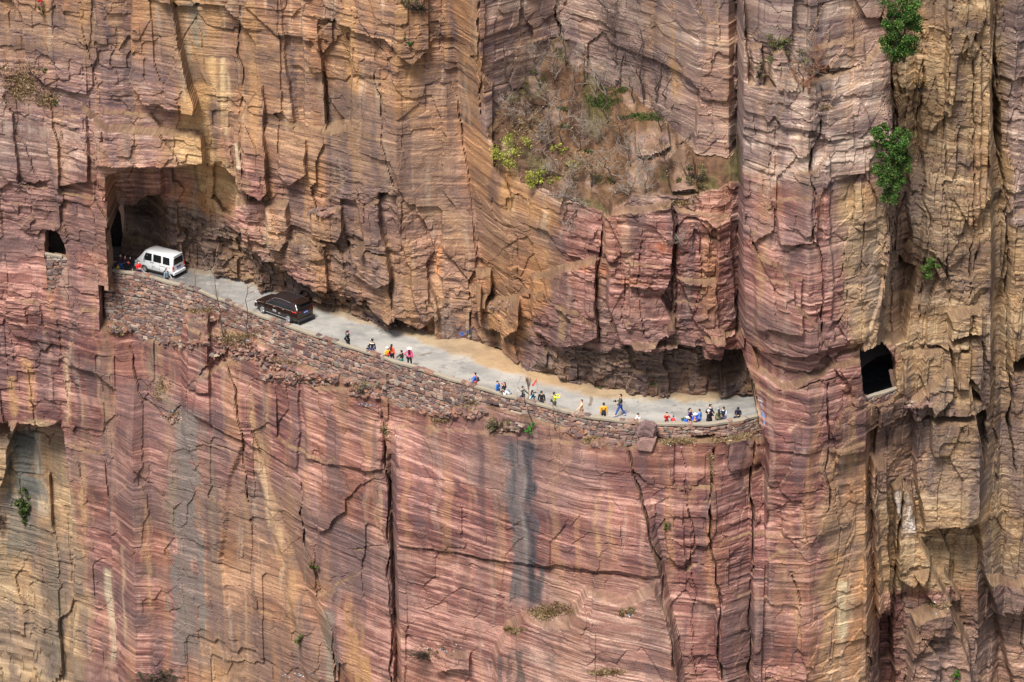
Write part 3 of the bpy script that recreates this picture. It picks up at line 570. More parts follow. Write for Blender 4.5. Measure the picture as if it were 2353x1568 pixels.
def on_cliff(px, py):
    """first point of the cliff along the line of sight through a photo point"""
    dx, dy, dz = ray(px, py)
    t = np.linspace(150, 250, 1600)
    x = dx*t; y = CAM[1]+dy*t; z = CAM[2]+dz*t
    i = np.clip(np.searchsorted(zs, z), 0, ny-1); j = np.clip(np.searchsorted(xs, x), 0, nx-1)
    h = np.nonzero(y >= D[i, j])[0]
    k = h[0] if len(h) else 800
    return Vector((x[k], y[k], z[k]))

# the bored tunnels behind the pillars and the unseen rock mass behind the face
def tunnel(x0, x1, front, backf, h0, h1, fl0, fl1, cap0, cap1, jamb):
    n = int(abs(x1-x0)/.4)+2; prof = [(0, 0), (0, .5), (.05, .8), (.2, .96), (.5, 1.0), (.8, .95), (.96, .75), (1.0, .4), (1.0, 0)]; V = []; F = []; m = len(prof)
    for i in range(n):
        x = x0+(x1-x0)*i/(n-1); t = i/(n-1); a = front(x); b = backf(x); h = h0+(h1-h0)*t; fl = fl0+(fl1-fl0)*t
        for k, (u, v) in enumerate(prof):
            V.append((x+random.uniform(-.1, .1), a+(b-a)*u+random.uniform(-.15, .15), fl-.3+h*v+random.uniform(-.12, .12)))
        if i:
            for k in range(m-1): F.append((m*(i-1)+k, m*(i-1)+k+1, m*i+k+1, m*i+k))
    F4 = list(F)
    def capf(o): return [(o+k, o+k+1, o+m-2-k, o+m-1-k) for k in range(m//2)]
    if cap0: F4 += capf(0)
    if cap1: F4 += capf(m*(n-1))
    c_ = np.tile(C(62, 54, 52)*ROCKGAIN, (len(V), 1))  # rock colour darkened so the tunnels' inner shade reads black
    return V, F4, c_
XR = float(at_z(1752, 955, .8)[0])
def behind(x, lo_, hi_):
    j = int(np.clip(np.searchsorted(xs, x), 8, nx-9)); a, b = np.searchsorted(zs, (lo_, hi_)); return float(D[a:b, j-6:j+7].max())+.3
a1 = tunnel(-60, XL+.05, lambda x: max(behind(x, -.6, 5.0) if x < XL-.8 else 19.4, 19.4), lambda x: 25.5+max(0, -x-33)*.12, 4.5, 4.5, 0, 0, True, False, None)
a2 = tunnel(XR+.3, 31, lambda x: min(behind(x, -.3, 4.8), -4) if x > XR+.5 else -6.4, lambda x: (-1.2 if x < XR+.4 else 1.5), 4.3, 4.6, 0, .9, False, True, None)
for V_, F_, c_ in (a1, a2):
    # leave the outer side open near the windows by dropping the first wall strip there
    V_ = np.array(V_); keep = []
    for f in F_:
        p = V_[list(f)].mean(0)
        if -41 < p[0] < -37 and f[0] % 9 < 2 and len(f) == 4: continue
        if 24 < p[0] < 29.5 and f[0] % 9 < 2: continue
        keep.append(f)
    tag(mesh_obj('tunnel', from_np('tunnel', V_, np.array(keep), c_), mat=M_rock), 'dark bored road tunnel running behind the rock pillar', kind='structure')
# jambs: thickness of the pillars beside the openings
for xj, ya, yc, h in ((XL-.02, 17.2, 19.6, 4.2), (None, 0, 0, 0)):
    if xj is None: continue
    zz = np.arange(-.2, h+.4, .12); yy = np.arange(ya, yc, .12); YY, ZZ = np.meshgrid(yy, zz)
    XX = xj+(fbm(YY*1.2, ZZ*1.2, 4, 3)-.5)*.5; nn = np.arange(XX.size).reshape(XX.shape)
    fq = np.stack([nn[:-1, :-1], nn[:-1, 1:], nn[1:, 1:], nn[1:, :-1]], -1).reshape(-1, 4)
    tag(mesh_obj('rock_pillar', from_np('jamb', np.stack([XX, YY, ZZ], -1).reshape(-1, 3), fq, np.tile(C(140, 116, 96)*ROCKGAIN, (XX.size, 1))), mat=M_rock), kind='structure')
g_ = MB(); g_.add([(-70, 48, -50), (70, 48, -50), (70, 48, 46), (-70, 48, 46), (-70, -2, 46), (70, -2, 46), (-70, 24, -50), (70, -2, -50)], [(0, 1, 2, 3)])
tag(g_.build('rock_mass', mat_plain('rock_mass', rgb(120, 95, 85), .95)), kind='structure')
# ------------------------------------------------------------------ road, verge
rx = np.arange(-58, float(at_y(2064, 890, -5.6)[0]), .12); rl = np.linspace(0, 1, 60)
RXg, Tg = np.meshgrid(rx, rl)
y0 = yp(RXg)+.12; y0 = np.where(RXg > 23, np.interp(RXg, [23, 28], [-8.1, -5.4]), y0); y1 = np.interp(RXg, BX, BY)+1.6
bh = np.array([behind(x, -.8, 1.0)+.1 if x < XL-.6 else -99 for x in rx]); y0 = np.maximum(y0, bh[None, :]); y1 = np.maximum(y1, y0+3)
YR = y0+(y1-y0)*Tg
dback = (yb(RXg)-YR)         # metres from the rock foot
vw = np.interp(RXg, [-30, -18, -8, 0, 6, 14, 20], [.3, .45, .6, 1.3, 1.2, .7, .3])
edge_n = (fbm(RXg*.9, YR*.9, 3, 4)-.5)*1.5
ver = ss(.25, -.35, (dback-vw)+edge_n)
ZR = .02+ver*np.clip((vw+.6-dback), 0, 3)*.16+(fbm(RXg*.4, YR*.4, 2, 3)-.5)*.05*0
ZR = ZR+ver*(fbm(RXg*3, YR*3, 4, 3)-.5)*.12+np.interp(RXg, [17.5, 26, 40], [0, 1.0, 1.4])
asp = mixc(np.broadcast_to(C(186, 182, 175), RXg.shape+(3,)), C(164, 162, 158), ss(.35, .65, fbm(RXg*.5+YR*.2, YR*.9, 5, 4)))
# worn wheel tracks along the road, pale dust at the edges
lat = (YR-yp(RXg))/np.maximum(yb(RXg)-yp(RXg), .1)
trk = np.exp(-((lat-.32)/.07)**2)+np.exp(-((lat-.62)/.07)**2)
asp = mixc(asp, C(134, 134, 134), trk*.4*ss(.3, .7, fbm(RXg*.3, YR*.5, 7, 3)))
asp = mixc(asp, C(182, 172, 156), ss(.16, .04, lat)*.7)
asp = mixc(asp, C(84, 84, 88), ss(-19, -27, RXg)*.75)  # left end darkened: shade of the tunnel mouth put into the asphalt colour
asp = mixc(asp, C(196, 192, 184), ss(.68, .8, fbm(RXg*1.3, YR*3, 8, 4))*.6)
for pts in ([at_z(1352, 905, 0), at_z(1358, 918, 0), at_z(1350, 935, 0)], [at_z(965, 818, 0), at_z(990, 812, 0)]):
    s, t = seg(RXg+edge_n*.3, YR+edge_n*.3, pts); asp = mixc(asp, C(112, 86, 66), ss(.14, .04, s)*.8)
cr_ = cells(RXg*.45+fbm(RXg*.8, YR*.8, 4, 3)*1.2, YR*.45+fbm(RXg*.8, YR*.8, 7, 3)*1.2, 6)
asp = mixc(asp, C(104, 100, 96), ss(.05, .0, cr_[1])*.55*ss(.45, .6, vn(RXg*.3, YR*.3, 3)))
asp = asp*(1+(cr_[0]-.5)*.12)[..., None]; asp = mixc(asp, C(196, 186, 168), ss(.62, .74, fbm(RXg*2.2, YR*3.4, 9, 4))*.35)
dirt = mixc(np.broadcast_to(C(178, 156, 126), RXg.shape+(3,)), C(158, 138, 114), ss(.35, .65, fbm(RXg*.9, YR*1.1, 2, 4)))
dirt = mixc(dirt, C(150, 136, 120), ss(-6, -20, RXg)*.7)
dirt = mixc(dirt, C(190, 154, 114), ss(-6, 0, RXg)*ss(8, 3, RXg)*.5)
RC = mixc(asp, dirt, ver)*ROCKGAIN; RC = mixc(RC, C(70, 72, 78)*.6, ss(XR+.5, XR+3, RXg))  # tunnel shade painted into the road colour past the right pillar edge
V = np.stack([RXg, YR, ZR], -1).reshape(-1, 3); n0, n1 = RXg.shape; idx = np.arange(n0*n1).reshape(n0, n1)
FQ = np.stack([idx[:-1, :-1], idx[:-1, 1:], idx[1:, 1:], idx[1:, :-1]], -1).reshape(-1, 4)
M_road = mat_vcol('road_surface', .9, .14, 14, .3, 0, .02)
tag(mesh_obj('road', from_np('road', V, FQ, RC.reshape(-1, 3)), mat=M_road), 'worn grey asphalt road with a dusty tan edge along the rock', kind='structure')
# valley floor far below
g = MB(); g.add([(-3000, -3000, -90), (3000, -3000, -90), (3000, 3000, -90), (-3000, 3000, -90)], [(0, 1, 2, 3)])
tag(g.build('ground', mat_plain('valley_floor', (.16, .13, .09), .95, noise=.3)), 'valley floor far below the cliff', kind='structure')
# ------------------------------------------------------------------ dry stone walls
M_stone = mat_vcol('stone', .9, .22, 9, .6, 0, .04)
M_cap = mat_plain('cement_cap', rgb(150, 140, 124), .9, noise=.2)
STC = [(126, 98, 92), (140, 108, 98), (154, 122, 106), (110, 90, 88), (134, 122, 112), (158, 126, 110), (166, 124, 104), (146, 120, 110), (118, 98, 96), (172, 152, 136), (140, 100, 84)]
def stone(mb, p, tdir, nrm, w, h, d, rot=0.):
    """one rough stone: outward face centred on p"""
    t = Vector(tdir); n = Vector(nrm); u = Vector((0, 0, 1)); cr, sr = math.cos(rot), math.sin(rot)
    a = t*cr+u*sr; b = u*cr-t*sr
    k = random.choice((4, 4, 5, 6)); ph = random.random()*6
    base = [(-.5, -.5), (.5, -.5), (.5, .5), (-.5, .5)] if k == 4 else [(.56*math.cos(ph+i*2*math.pi/k), .56*math.sin(ph+i*2*math.pi/k)) for i in range(k)]
    base = [(x+random.uniform(-.13, .13), y+random.uniform(-.13, .13)) for x, y in base]
    c = np.array(lin(random.choice(STC)))*random.uniform(.8, 1.3)*ROCKGAIN*1.08; c = c.mean()+(c-c.mean())*.85; vs = []
    for dd, s in ((-d, 1.0), (0, 1.0), (.05, .72)):
        for x, y in base: vs.append(Vector(p)+a*(x*w*s)+b*(y*h*s)+n*(dd+random.uniform(-.02, .02)))
    fs = [tuple(2*k+i for i in range(k))]
    for l in (0, 1):
        for i in range(k): fs.append((l*k+i, l*k+(i+1) % k, (l+1)*k+(i+1) % k, (l+1)*k+i))
    mb.add(vs, fs, tuple(c))
def ywall(x, z): return float(yp(x))-.13*(.85-z)
def build_wall(name, x0, x1, yf, ztop, zbot, label, capw=.42, sz=1.3, ledge=True):
    root = empty(name, ((x0+x1)/2, yf((x0+x1)/2, 0), 0)); off = root.location.copy()
    mb = MB(); zmin = min(zbot(x) for x in np.linspace(x0, x1, 60)); z = ztop((x0+x1)/2)-.14; zt = max(ztop(x0), ztop(x1), z)-.12
    z = zt
    while z > zmin-.3:
        h = random.uniform(.10, .26)*sz; x = x0+random.uniform(0, .2)
        while x < x1:
            sl = (yf(x+.3, z)-yf(x-.3, z))/.6; cs = 1/math.hypot(1, sl)
            w = random.uniform(.14, .5)*sz*(1.3 if random.random() < .1 else 1); xm = x+w*cs/2
            if z < ztop(xm)-.1 and z > zbot(xm)-.4:
                hh = h*random.uniform(.8, 1.25)
                stone(mb, Vector((xm, yf(xm, z)+random.uniform(-.05, .06), z+random.uniform(-.03, .03)))-off, (cs, sl*cs, 0), (sl*cs, -cs, 0), w*1.0, hh, .3, random.gauss(0, .1))
            x += w*cs*.97
        z -= h*.93
    me = mb.build('masonry', M_stone, root, usecol=True)
    # mortar and earth core behind the stones
    xx = np.linspace(x0, x1, int((x1-x0)/.25)+2); vs = []; fs = []
    for i, x in enumerate(xx):
        for zz in (ztop(x)-.1, zbot(x)-.15): vs.append(Vector((x, yf(x, zz)+.07, zz))-off)
        if i: k = 2*i; fs.append((k-2, k, k+1, k-1))
    co = MB(); co.add(vs, fs); co.build('core', mat_plain('wall_core', rgb(62, 50, 46), .95), root)
    # cap: uneven cement strip
    cp = MB(); vs = []; fs = []; xx = np.arange(x0, x1, .22)
    for i, x in enumerate(xx):
        zt = ztop(x); jo = .05*math.sin(x*3.1)+random.uniform(-.02, .02); ji = random.uniform(-.03, .03); jz = .015*math.sin(x*2.3); b = yf(x, zt)
        vs += [Vector((x, b-.05+jo, zt-.16))-off, Vector((x, b-.07+jo, zt-.01+jz))-off, Vector((x, b+capw*.5, zt+.01+jz))-off, Vector((x, b+capw+ji, zt-.01+jz))-off, Vector((x, b+capw+ji, zt-.95))-off]
        if i:
            k = 5*i
            for q in range(4): fs.append((k-5+q, k-5+q+1, k+q+1, k+q))
    cp.add(vs, fs); cp.build('wall_cap', M_cap, root)
    tag(root, label, 'stone wall', kind='thing'); return root
zt_main = lambda x: .85+.03*math.sin(x*1.7)
build_wall('stone_wall', wallx0, wallx1-.05, ywall, zt_main, lambda x: float(zbase(x)), 'long dry stone retaining wall with a cement top holding up the road')
# stone infill under the small left window
ax, az = at_y(104, 577, 19.6); bx2, bz = at_y(146, 585, 19.6)
yw = min(cliff_y(ax+(bx2-ax)*k, az-1.5) for k in (.2, .4, .6, .8))-.1
build_wall('stone_infill', ax, bx2, lambda x, z: yw+.05*z*0, lambda x: az-.1-(x-ax)*.2, lambda x: az-3.2, 'narrow stack of rubble stones under the small dark window on the left', .35)
# wall below the big right window
p0 = at_y(1988, 911, -8.0); p1 = at_y(2064, 890, -5.6)
rw = lambda x, z: -8.3+(x-p0[0])/(p1[0]-p0[0])*2.6
build_wall('stone_wall', p0[0]-.1, p1[0]+.1, rw, lambda x: float(np.interp(x, [p0[0], p1[0]], [p0[1], p1[1]])), lambda x: float(np.interp(x, [p0[0], p1[0]], [p0[1]-1.2, p1[1]-.9])), 'short low stone wall across the sill of the large dark opening on the right', .4)
# ------------------------------------------------------------------ vehicles
M_white = mat_plain('white_paint', (.78, .79, .80), .3, spec=.5, noise=.03)
M_brown = mat_plain('brown_paint', (.022, .011, .009), .2, spec=.6)
M_glass = mat_plain('dark_glass', (.012, .014, .016), .12, spec=.35)
M_rubber = mat_plain('tyre_rubber', (.02, .02, .021), .85)
M_alloy = mat_plain('alloy', (.55, .55, .56), .35, metal=.7)
M_black = mat_plain('black_plastic', (.025, .025, .027), .6)
M_chrome = mat_plain('bright_trim', (.75, .6, .52), .25, metal=.6)
M_red = mat_plain('red_lens', (.6, .03, .02), .25)
M_blue = mat_plain('blue_plate', (.03, .08, .5), .4)
M_ltr = mat_plain('white_lettering', (.8, .8, .8), .5)
M_grey = mat_plain('grey_lettering', (.25, .25, .26), .6)
M_under = mat_plain('underbody', (.03, .03, .03), .9)
def lerp_tab(tab, s, k): return float(np.interp(s, [t[0] for t in tab], [t[k] for t in tab]))
def vehicle(name, L, W, tab, paint, wheels, wr, side_win, rear_win, lbl, cat, extras):
    """tab rows: s (0 rear..L front), z_floor, z_belt, z_roof, half width belt, half width roof"""
    root = empty(name)
    S = sorted(set(list(np.linspace(0, L, 40))+[t[0] for t in tab])); vs = []; fs = []; P = 0
    def ring(s):
        zf, zbt, zr, wb_, wr_ = (lerp_tab(tab, s, k) for k in range(1, 6)); pts = []
        half = [(wb_*.90, zf), (wb_*.985, zf+.10), (wb_, zf+(zbt-zf)*.55), (wb_*.985, zbt), (wb_*.985+(wr_-wb_*.985)*.5, zbt+(zr-zbt)*.5), (wr_, zr-(zr-zbt)*.13), (wr_*.90, zr-.03*min(1, (zr-zbt)*3)), (wr_*.55, zr), (0, zr+.012)]
        return half
    n = 0
    for s in S:
        h = ring(s); row = [Vector((x, s-L/2, z)) for x, z in h]+[Vector((-x, s-L/2, z)) for x, z in h[-2::-1]]
        n = len(row); vs += row
    for i in range(len(S)-1):
        for k in range(n-1): fs.append((i*n+k, (i+1)*n+k, (i+1)*n+k+1, i*n+k+1))
        fs.append((i*n+n-1, (i+1)*n+n-1, (i+1)*n, i*n))
    fs.append(tuple(range(n))); fs.append(tuple((len(S)-1)*n+k for k in range(n))[::-1])
    b = MB(); b.add(vs, fs); o = b.build('body', paint, root, smooth=True)
    bv = o.modifiers.new('b', 'BEVEL'); bv.width = .03; bv.segments = 2; bv.limit_method = 'ANGLE'; bv.angle_limit = R(50)
    def side(s, t, sg, off=.012):   # t 0 belt .. 1 roof rail, negative below
        zf, zbt, zr, wb_, wr_ = (lerp_tab(tab, s, k) for k in range(1, 6))
        if t >= 0:
            x = wb_*.985+(wr_-wb_*.985)*t; z = zbt+(zr-zbt)*t*.87
        else:
            x = wb_; z = zbt+(zbt-zf)*t
        return Vector(((x+off)*sg, s-L/2, z))
    def panel(nm, quads, mat, sg, parent, off=.012, thick=.0):
        m = MB()
        for q in quads:
            pts = []
            N = len(q)
            for i in range(N):    # rounded corners
                a = Vector((*q[i], 0)); p = Vector((*q[i-1], 0)); c_ = Vector((*q[(i+1) % N], 0))
                for w_ in (.12, .04): pts.append(a+(p-a)*w_)
                for w_ in (.04, .12): pts.append(a+(c_-a)*w_)
            vv = [side(p.x, p.y, sg, off) for p in pts]; k = len(vv); cen = sum(vv, Vector())/k
            vi = [v-Vector((.03*sg, 0, 0)) for v in vv]
            m.add(vv+vi+[cen+Vector((.003*sg, 0, 0))], [((i, (i+1) % k, 2*k) if sg > 0 else ((i+1) % k, i, 2*k)) for i in range(k)]+[(i, (i+1) % k, k+(i+1) % k, k+i) for i in range(k)])
        return m.build(nm, mat, parent)
    for sg in (-1, 1):
        for q in side_win: panel('window', [q], M_glass, sg, root)
    # rear and front glass
    def endglass(nm, s0, z0, s1, z1, w0, w1, mat, parent=root, push=.0):
        m = MB(); d = Vector((0, z1-z0, -(s1-s0))).normalized()*(-.015 if s0 < L/2 else .015)
        c_ = [Vector((-w0, s0-L/2, z0)), Vector((w0, s0-L/2, z0)), Vector((w1, s1-L/2, z1)), Vector((-w1, s1-L/2, z1))]
        if s0 < L/2: nrm = Vector((0, -(z1-z0), (s1-s0))).normalized()
        else: nrm = Vector((0, (z1-z0), -(s1-s0))).normalized()
        pts = []
        for i in range(4):
            a, p, q = c_[i], c_[i-1], c_[(i+1) % 4]
            for w_ in (.1, .03): pts.append(a+(p-a)*w_)
            for w_ in (.03, .1): pts.append(a+(q-a)*w_)
        o_ = [p+nrm*(.016+push) for p in pts]; i_ = [p-nrm*.02 for p in pts]; k = len(pts)
        m.add(o_+i_, [tuple(range(k))]+[(i, (i+1) % k, k+(i+1) % k, k+i) for i in range(k)]); return m.build(nm, mat, parent)
    for g in rear_win: endglass(*g)
    # wheels
    for s in wheels:
        for sg in (-1, 1):
            wb_ = lerp_tab(tab, s, 4); c_ = Vector((sg*(wb_-.09), s-L/2, wr)); M = Matrix.Rotation(math.pi/2, 3, 'Y')
            we = empty('wheel', c_); we.parent = root
            m = MB(); k = 26; prof = [(.62, .10), (.9, .11), (1.0, .07), (1.0, -.07), (.9, -.11), (.62, -.1)]; vv = [Vector((x, wr*r*math.cos(t*2*math.pi/k), wr*r*math.sin(t*2*math.pi/k))) for r, x in prof for t in range(k)]
            m.add(vv, [(a*k+t, a*k+(t+1) % k, (a+1)*k+(t+1) % k, (a+1)*k+t) for a in range(len(prof)-1) for t in range(k)]+[tuple(5*k+t for t in range(k)), tuple(range(k))]); m.build('tyre', M_rubber, we, smooth=False)
            m = MB(); x0 = sg*.115
            for t in range(5):
                a = t*2*math.pi/5; m.tube([(x0, .04*math.cos(a), .04*math.sin(a)), (x0, wr*.6*math.cos(a+.12), wr*.6*math.sin(a+.12))], .03, 4); m.tube([(x0, .04*math.cos(a), .04*math.sin(a)), (x0, wr*.6*math.cos(a-.12), wr*.6*math.sin(a-.12))], .025, 4)
            m.tube([(x0, wr*.6*math.cos(t*math.pi/12), wr*.6*math.sin(t*math.pi/12)) for t in range(25)], .028, 4); m.ball((x0, 0, 0), (.03, .06, .06), 8, 5); m.build('rim', M_alloy, we)
            # wheel arch: dark recess ring on the body
            m = MB(); k = 20; vv = []
            for t in range(k+1):
                a = math.pi*(t/k)*1.16-.08*math.pi
                for r_, xo in ((wr*1.02, .006), (wr*1.20, .012)): vv.append(Vector((sg*(wb_+xo), s-L/2+r_*math.cos(a), wr+r_*math.sin(a))))
                vv.append(Vector((sg*(wb_-.2), s-L/2+wr*1.02*math.cos(a), wr+wr*1.02*math.sin(a))))
            m.add(vv, [(3*t, 3*t+1, 3*t+4, 3*t+3) for t in range(k)]+[(3*t, 3*t+3, 3*t+5, 3*t+2) for t in range(k)]); m.build('wheel_arch', M_under, root)
    m = MB(); m.box((0, 0, .24), (W*.86, L*.86, .12)); m.build('underbody', M_under, root)
    extras(root, side, panel, L, W, tab)
    tag(root, lbl, cat); return root
def text_mesh(body, size, name, mat, parent, M, font=None):
    cu = bpy.data.curves.new(name, 'FONT'); cu.body = body; cu.size = size; cu.extrude = .004; cu.align_x = 'CENTER'; cu.align_y = 'CENTER'
    if font: cu.font = font
    cu.resolution_u = 2
    o = bpy.data.objects.new(name, cu); COL.objects.link(o); dg = bpy.context.evaluated_depsgraph_get()
    me = bpy.data.meshes.new_from_object(o.evaluated_get(dg)); bpy.data.objects.remove(o); me.transform(M)
    me.materials.clear(); return mesh_obj(name, me, parent, mat)
def plate(root, y, z, w=.44):
    m = MB(); m.box((0, y, z), (w, .02, .15)); p = m.build('number_plate', M_blue, root)
    m = MB()
    for k, x in enumerate((-.17, -.11, -.03, .03, .09, .15)):     # unreadable white figures
        m.box((x, y-.013, z), (.016, .006, .085)); m.box((x+.015, y-.013, z+(.03 if k % 2 else -.03)), (.03, .006, .014))
    m.build('plate_figures', M_ltr, p)
def quad_end(root, nm, mat, pts, d=.02):
    m = MB(); f = [Vector(p) for p in pts]; b_ = [p+Vector((0, .05, 0)) for p in f]; k = len(f)
    m.add(f+b_, [tuple(range(k))[::-1]]+[(i, (i+1) % k, k+(i+1) % k, k+i) for i in range(k)]); return m.build(nm, mat, root)
def van_extra(root, side, panel, L, W, tab):
    plate(root, -L/2-.03, .78)
    m = MB(); m.box((0, -L/2-.035, .90), (.62, .04, .04)); m.build('plate_garnish', M_black, root)
    for sg in (-1, 1):
        m = MB(); m.box((sg*.70, -L/2-.005, .86), (.11, .07, .36)); l = m.build('tail_light', M_red, root)
        m = MB(); m.box((sg*.70, -L/2-.008, .74), (.10, .075, .09)); m.build('reversing_lens', M_ltr, l)
        m = MB(); m.box((sg*.60, L/2-.02, .72), (.24, .08, .16)); m.build('headlight', M_ltr, root)
        m = MB(); m.box((sg*.84, L/2-.95, 1.16), (.14, .09, .18)); m.build('mirror', M_white, root)
        for s in (L-1.62, L-1.84): 
            p = side(s, -.12, sg, .02); m = MB(); m.box(p, (.03, .13, .035)); m.build('door_handle', M_black, root)
        a, b = side(.25, -.28, sg, .01), side(1.25, -.28, sg, .01); m = MB(); m.tube([a, b], .014, 4); m.build('slide_rail', M_black, root)
        for s in (L-1.75, 1.3):
            m = MB(); m.tube([side(s, t, sg, .003) for t in (-.9, -.4, -.02)], .007, 4); m.build('door_seam', M_grey, root)
    # small door lettering, two rows
    m = MB()
    for r_, n_, s0 in ((0, 4, 2.02), (1, 9, 2.02)):
        for k in range(n_):
            p = side(s0-k*.085, -.50-.14*r_, -1, .012); m.box(p, (.006, .05, .06 if r_ == 0 else .035))
    m.build('lettering', M_grey, root)['kind'] = 'stuff'
    m = MB(); m.box((0, -L/2-.05, .42), (W*.97, .16, .24)); b_ = m.build('rear_bumper', M_white, root); bv = b_.modifiers.new('b', 'BEVEL'); bv.width = .04; bv.segments = 2
    m = MB(); m.box((0, L/2+.02, .42), (W*.95, .16, .26)); b_ = m.build('front_bumper', M_white, root); bv = b_.modifiers.new('b', 'BEVEL'); bv.width = .04; bv.segments = 2
    m = MB(); m.box((0, -L/2+.08, 1.83), (W*.74, .22, .03)); m.build('roof_lip', M_white, root)
van_tab = [(0, .36, 1.08, 1.72, .735, .62), (.12, .33, 1.10, 1.84, .755, .64), (.5, .30, 1.12, 1.89, .765, .66), (2.5, .30, 1.10, 1.90, .765, .66), (2.85, .30, 1.08, 1.80, .76, .64), (3.35, .30, 1.02, 1.22, .74, .60), (3.62, .32, .88, .98, .70, .60), (3.75, .38, .70, .78, .62, .50)]
van = vehicle('van', 3.75, 1.56, van_tab, M_white, (.62, 2.82), .29,
    [[(.28, -.02), (.96, .0), (.96, .86), (.32, .86)], [(1.12, .0), (1.90, .0), (1.90, .86), (1.12, .86)], [(2.06, .0), (2.92, .0), (2.66, .86), (2.06, .86)]],
    [('rear_window', 0, 1.10, .0, 1.64, .60, .54, M_glass), ('windscreen', 3.33, 1.24, 2.87, 1.78, .58, .55, M_glass)], 'small white van with tinted windows climbing into the dark tunnel mouth', 'van', van_extra)
def suv_extra(root, side, panel, L, W, tab):
    plate(root, -L/2-.045, .92, .46)
    for sg in (-1, 1):
        l = quad_end(root, 'tail_light', M_red, [(sg*.52, -L/2-.02, 1.00), (sg*.90, -L/2+.16, 1.02), (sg*.90, -L/2+.16, 1.16), (sg*.56, -L/2-.01, 1.10)][::sg])
        m = MB(); m.tube([side(.05+.1*i, -.10-.0*i, sg, .02) for i in range(5)], .035, 5); m.build('tail_light', M_red, root)
        m = MB(); m.box((sg*.72, -L/2-.03, .42), (.2, .03, .06)); m.build('reflector', M_red, root)
        m = MB(); m.ball((sg*.74, L/2-.28, .74), (.12, .2, .07), 10, 6); m.build('headlight', M_ltr, root)
        m = MB(); m.ball((sg*1.0, L/2-1.35, 1.10), (.11, .08, .08), 10, 6); m.build('mirror', M_brown, root)
        for s in (L-2.2, L-3.15):
            m = MB(); m.tube([side(s, -.13, sg, .025), side(s-.2, -.13, sg, .025)], .018, 5); m.build('door_handle', M_chrome, root)
        m = MB(); m.tube([side(s, -.03, sg, .014) for s in np.linspace(.35, L-.45, 14)], .010, 4); m.build('waist_trim', M_chrome, root)
        m = MB(); m.tube([side(s, t, sg, .015) for s, t in ((L-1.35, .05), (L-1.65, .5), (L-2.1, .95), (L-2.8, 1.0), (L-3.6, .99), (.85, .95))], .011, 4); m.build('window_trim', M_chrome, root)
        m = MB(); m.tube([Vector((sg*.62, s-L/2, lerp_tab(tab, s, 3)+.03)) for s in (.7, 1.2, 2.0, 2.7)], .016, 5); m.build('roof_rail', M_black, root)
        m = MB(); m.tube([side(s, -.93, sg, .02) for s in (1.15, 2.0, 3.3)], .03, 4); m.build('sill_trim', M_alloy, root)
        for s in (L-1.6, L-2.62, L-3.6):
            m = MB(); m.tube([side(s, t, sg, .003) for t in (-.9, -.4, -.05)], .006, 4); m.build('door_seam', M_black, root)
    for k in range(7):
        x = (k-3)*.15; m = MB(); m.tube([(x, s-L/2, lerp_tab(tab, s, 3)+.018) for s in (.75, 1.2, 2.0, 2.6)], .012, 4); m.build('roof_rib', M_black, root)
    m = MB()
    for r_, n_, s0 in ((0, 5, 2.55), (1, 5, 2.55), (1, 3, 1.95)):
        for k in range(n_): m.box(side(s0-k*.08, -.46-.12*r_-(.05 if s0 < 2 else 0), -1, .012), (.006, .045, .05))
    m.build('lettering', M_ltr, root)['kind'] = 'stuff'
    m = MB(); m.box((0, -L/2-.02, .36), (W*.93, .2, .2)); b_ = m.build('rear_bumper', M_black, root); bv = b_.modifiers.new('b', 'BEVEL'); bv.width = .05; bv.segments = 2
    m = MB(); m.box((0, L/2-.03, .42), (W*.86, .18, .26)); b_ = m.build('front_bumper', M_brown, root); bv = b_.modifiers.new('b', 'BEVEL'); bv.width = .06; bv.segments = 2
    m = MB(); m.box((0, -L/2+.18, 1.66), (W*.62, .3, .03)); m.build('rear_spoiler', M_brown, root)
suv_tab = [(0, .38, 1.12, 1.14, .80, .74), (.05, .32, 1.14, 1.28, .88, .72), (.36, .28, 1.14, 1.66, .91, .66), (.8, .26, 1.12, 1.72, .92, .67), (2.2, .26, 1.08, 1.74, .92, .67), (2.9, .26, 1.05, 1.62, .92, .65), (3.55, .26, 1.0, 1.10, .91, .70), (4.3, .28, .90, .98, .87, .68), (4.6, .32, .74, .84, .80, .60), (4.7, .40, .62, .70, .68, .50)]
suv = vehicle('car', 4.7, 1.84, suv_tab, M_brown, (.95, 3.72), .34,
    [[(.55, .08), (1.35, .08), (1.35, .90), (.80, .86)], [(1.45, .06), (2.30, .06), (2.30, .93), (1.45, .92)], [(2.40, .06), (3.28, .06), (2.66, .90), (2.40, .92)]],
    [('rear_window', .03, 1.24, .33, 1.64, .62, .56, M_glass), ('windscreen', 3.48, 1.14, 2.95, 1.58, .70, .58, M_glass)], 'dark brown multi seat car with roof ribs and bright window trim driving up the road', 'car', suv_extra)
def place_vehicle(root, front_px, rear_px, sf, sr, L, hw):
    f = Vector((*at_z(*front_px, 0), 0)); r = Vector((*at_z(*rear_px, 0), 0)); d = (f-r).normalized(); ang = math.atan2(-d.x, d.y)
    nrm = Vector((-d.y, d.x, 0))           # vehicle left side (towards -x local)
    # the wheels seen are those of the left side (local -x)
    mid = (f+r)/2; off = ((sf+sr)/2-L/2); c_ = mid-d*off+Vector((math.cos(ang), math.sin(ang), 0))*hw
    root.location = c_+Vector((0, 0, .03)); root.rotation_euler = (0, 0, ang)
place_vehicle(van, (329, 625), (389, 640), 2.82, .62, 3.75, .70)
place_vehicle(suv, (602, 720), (667, 744), 3.72, .95, 4.7, .84)
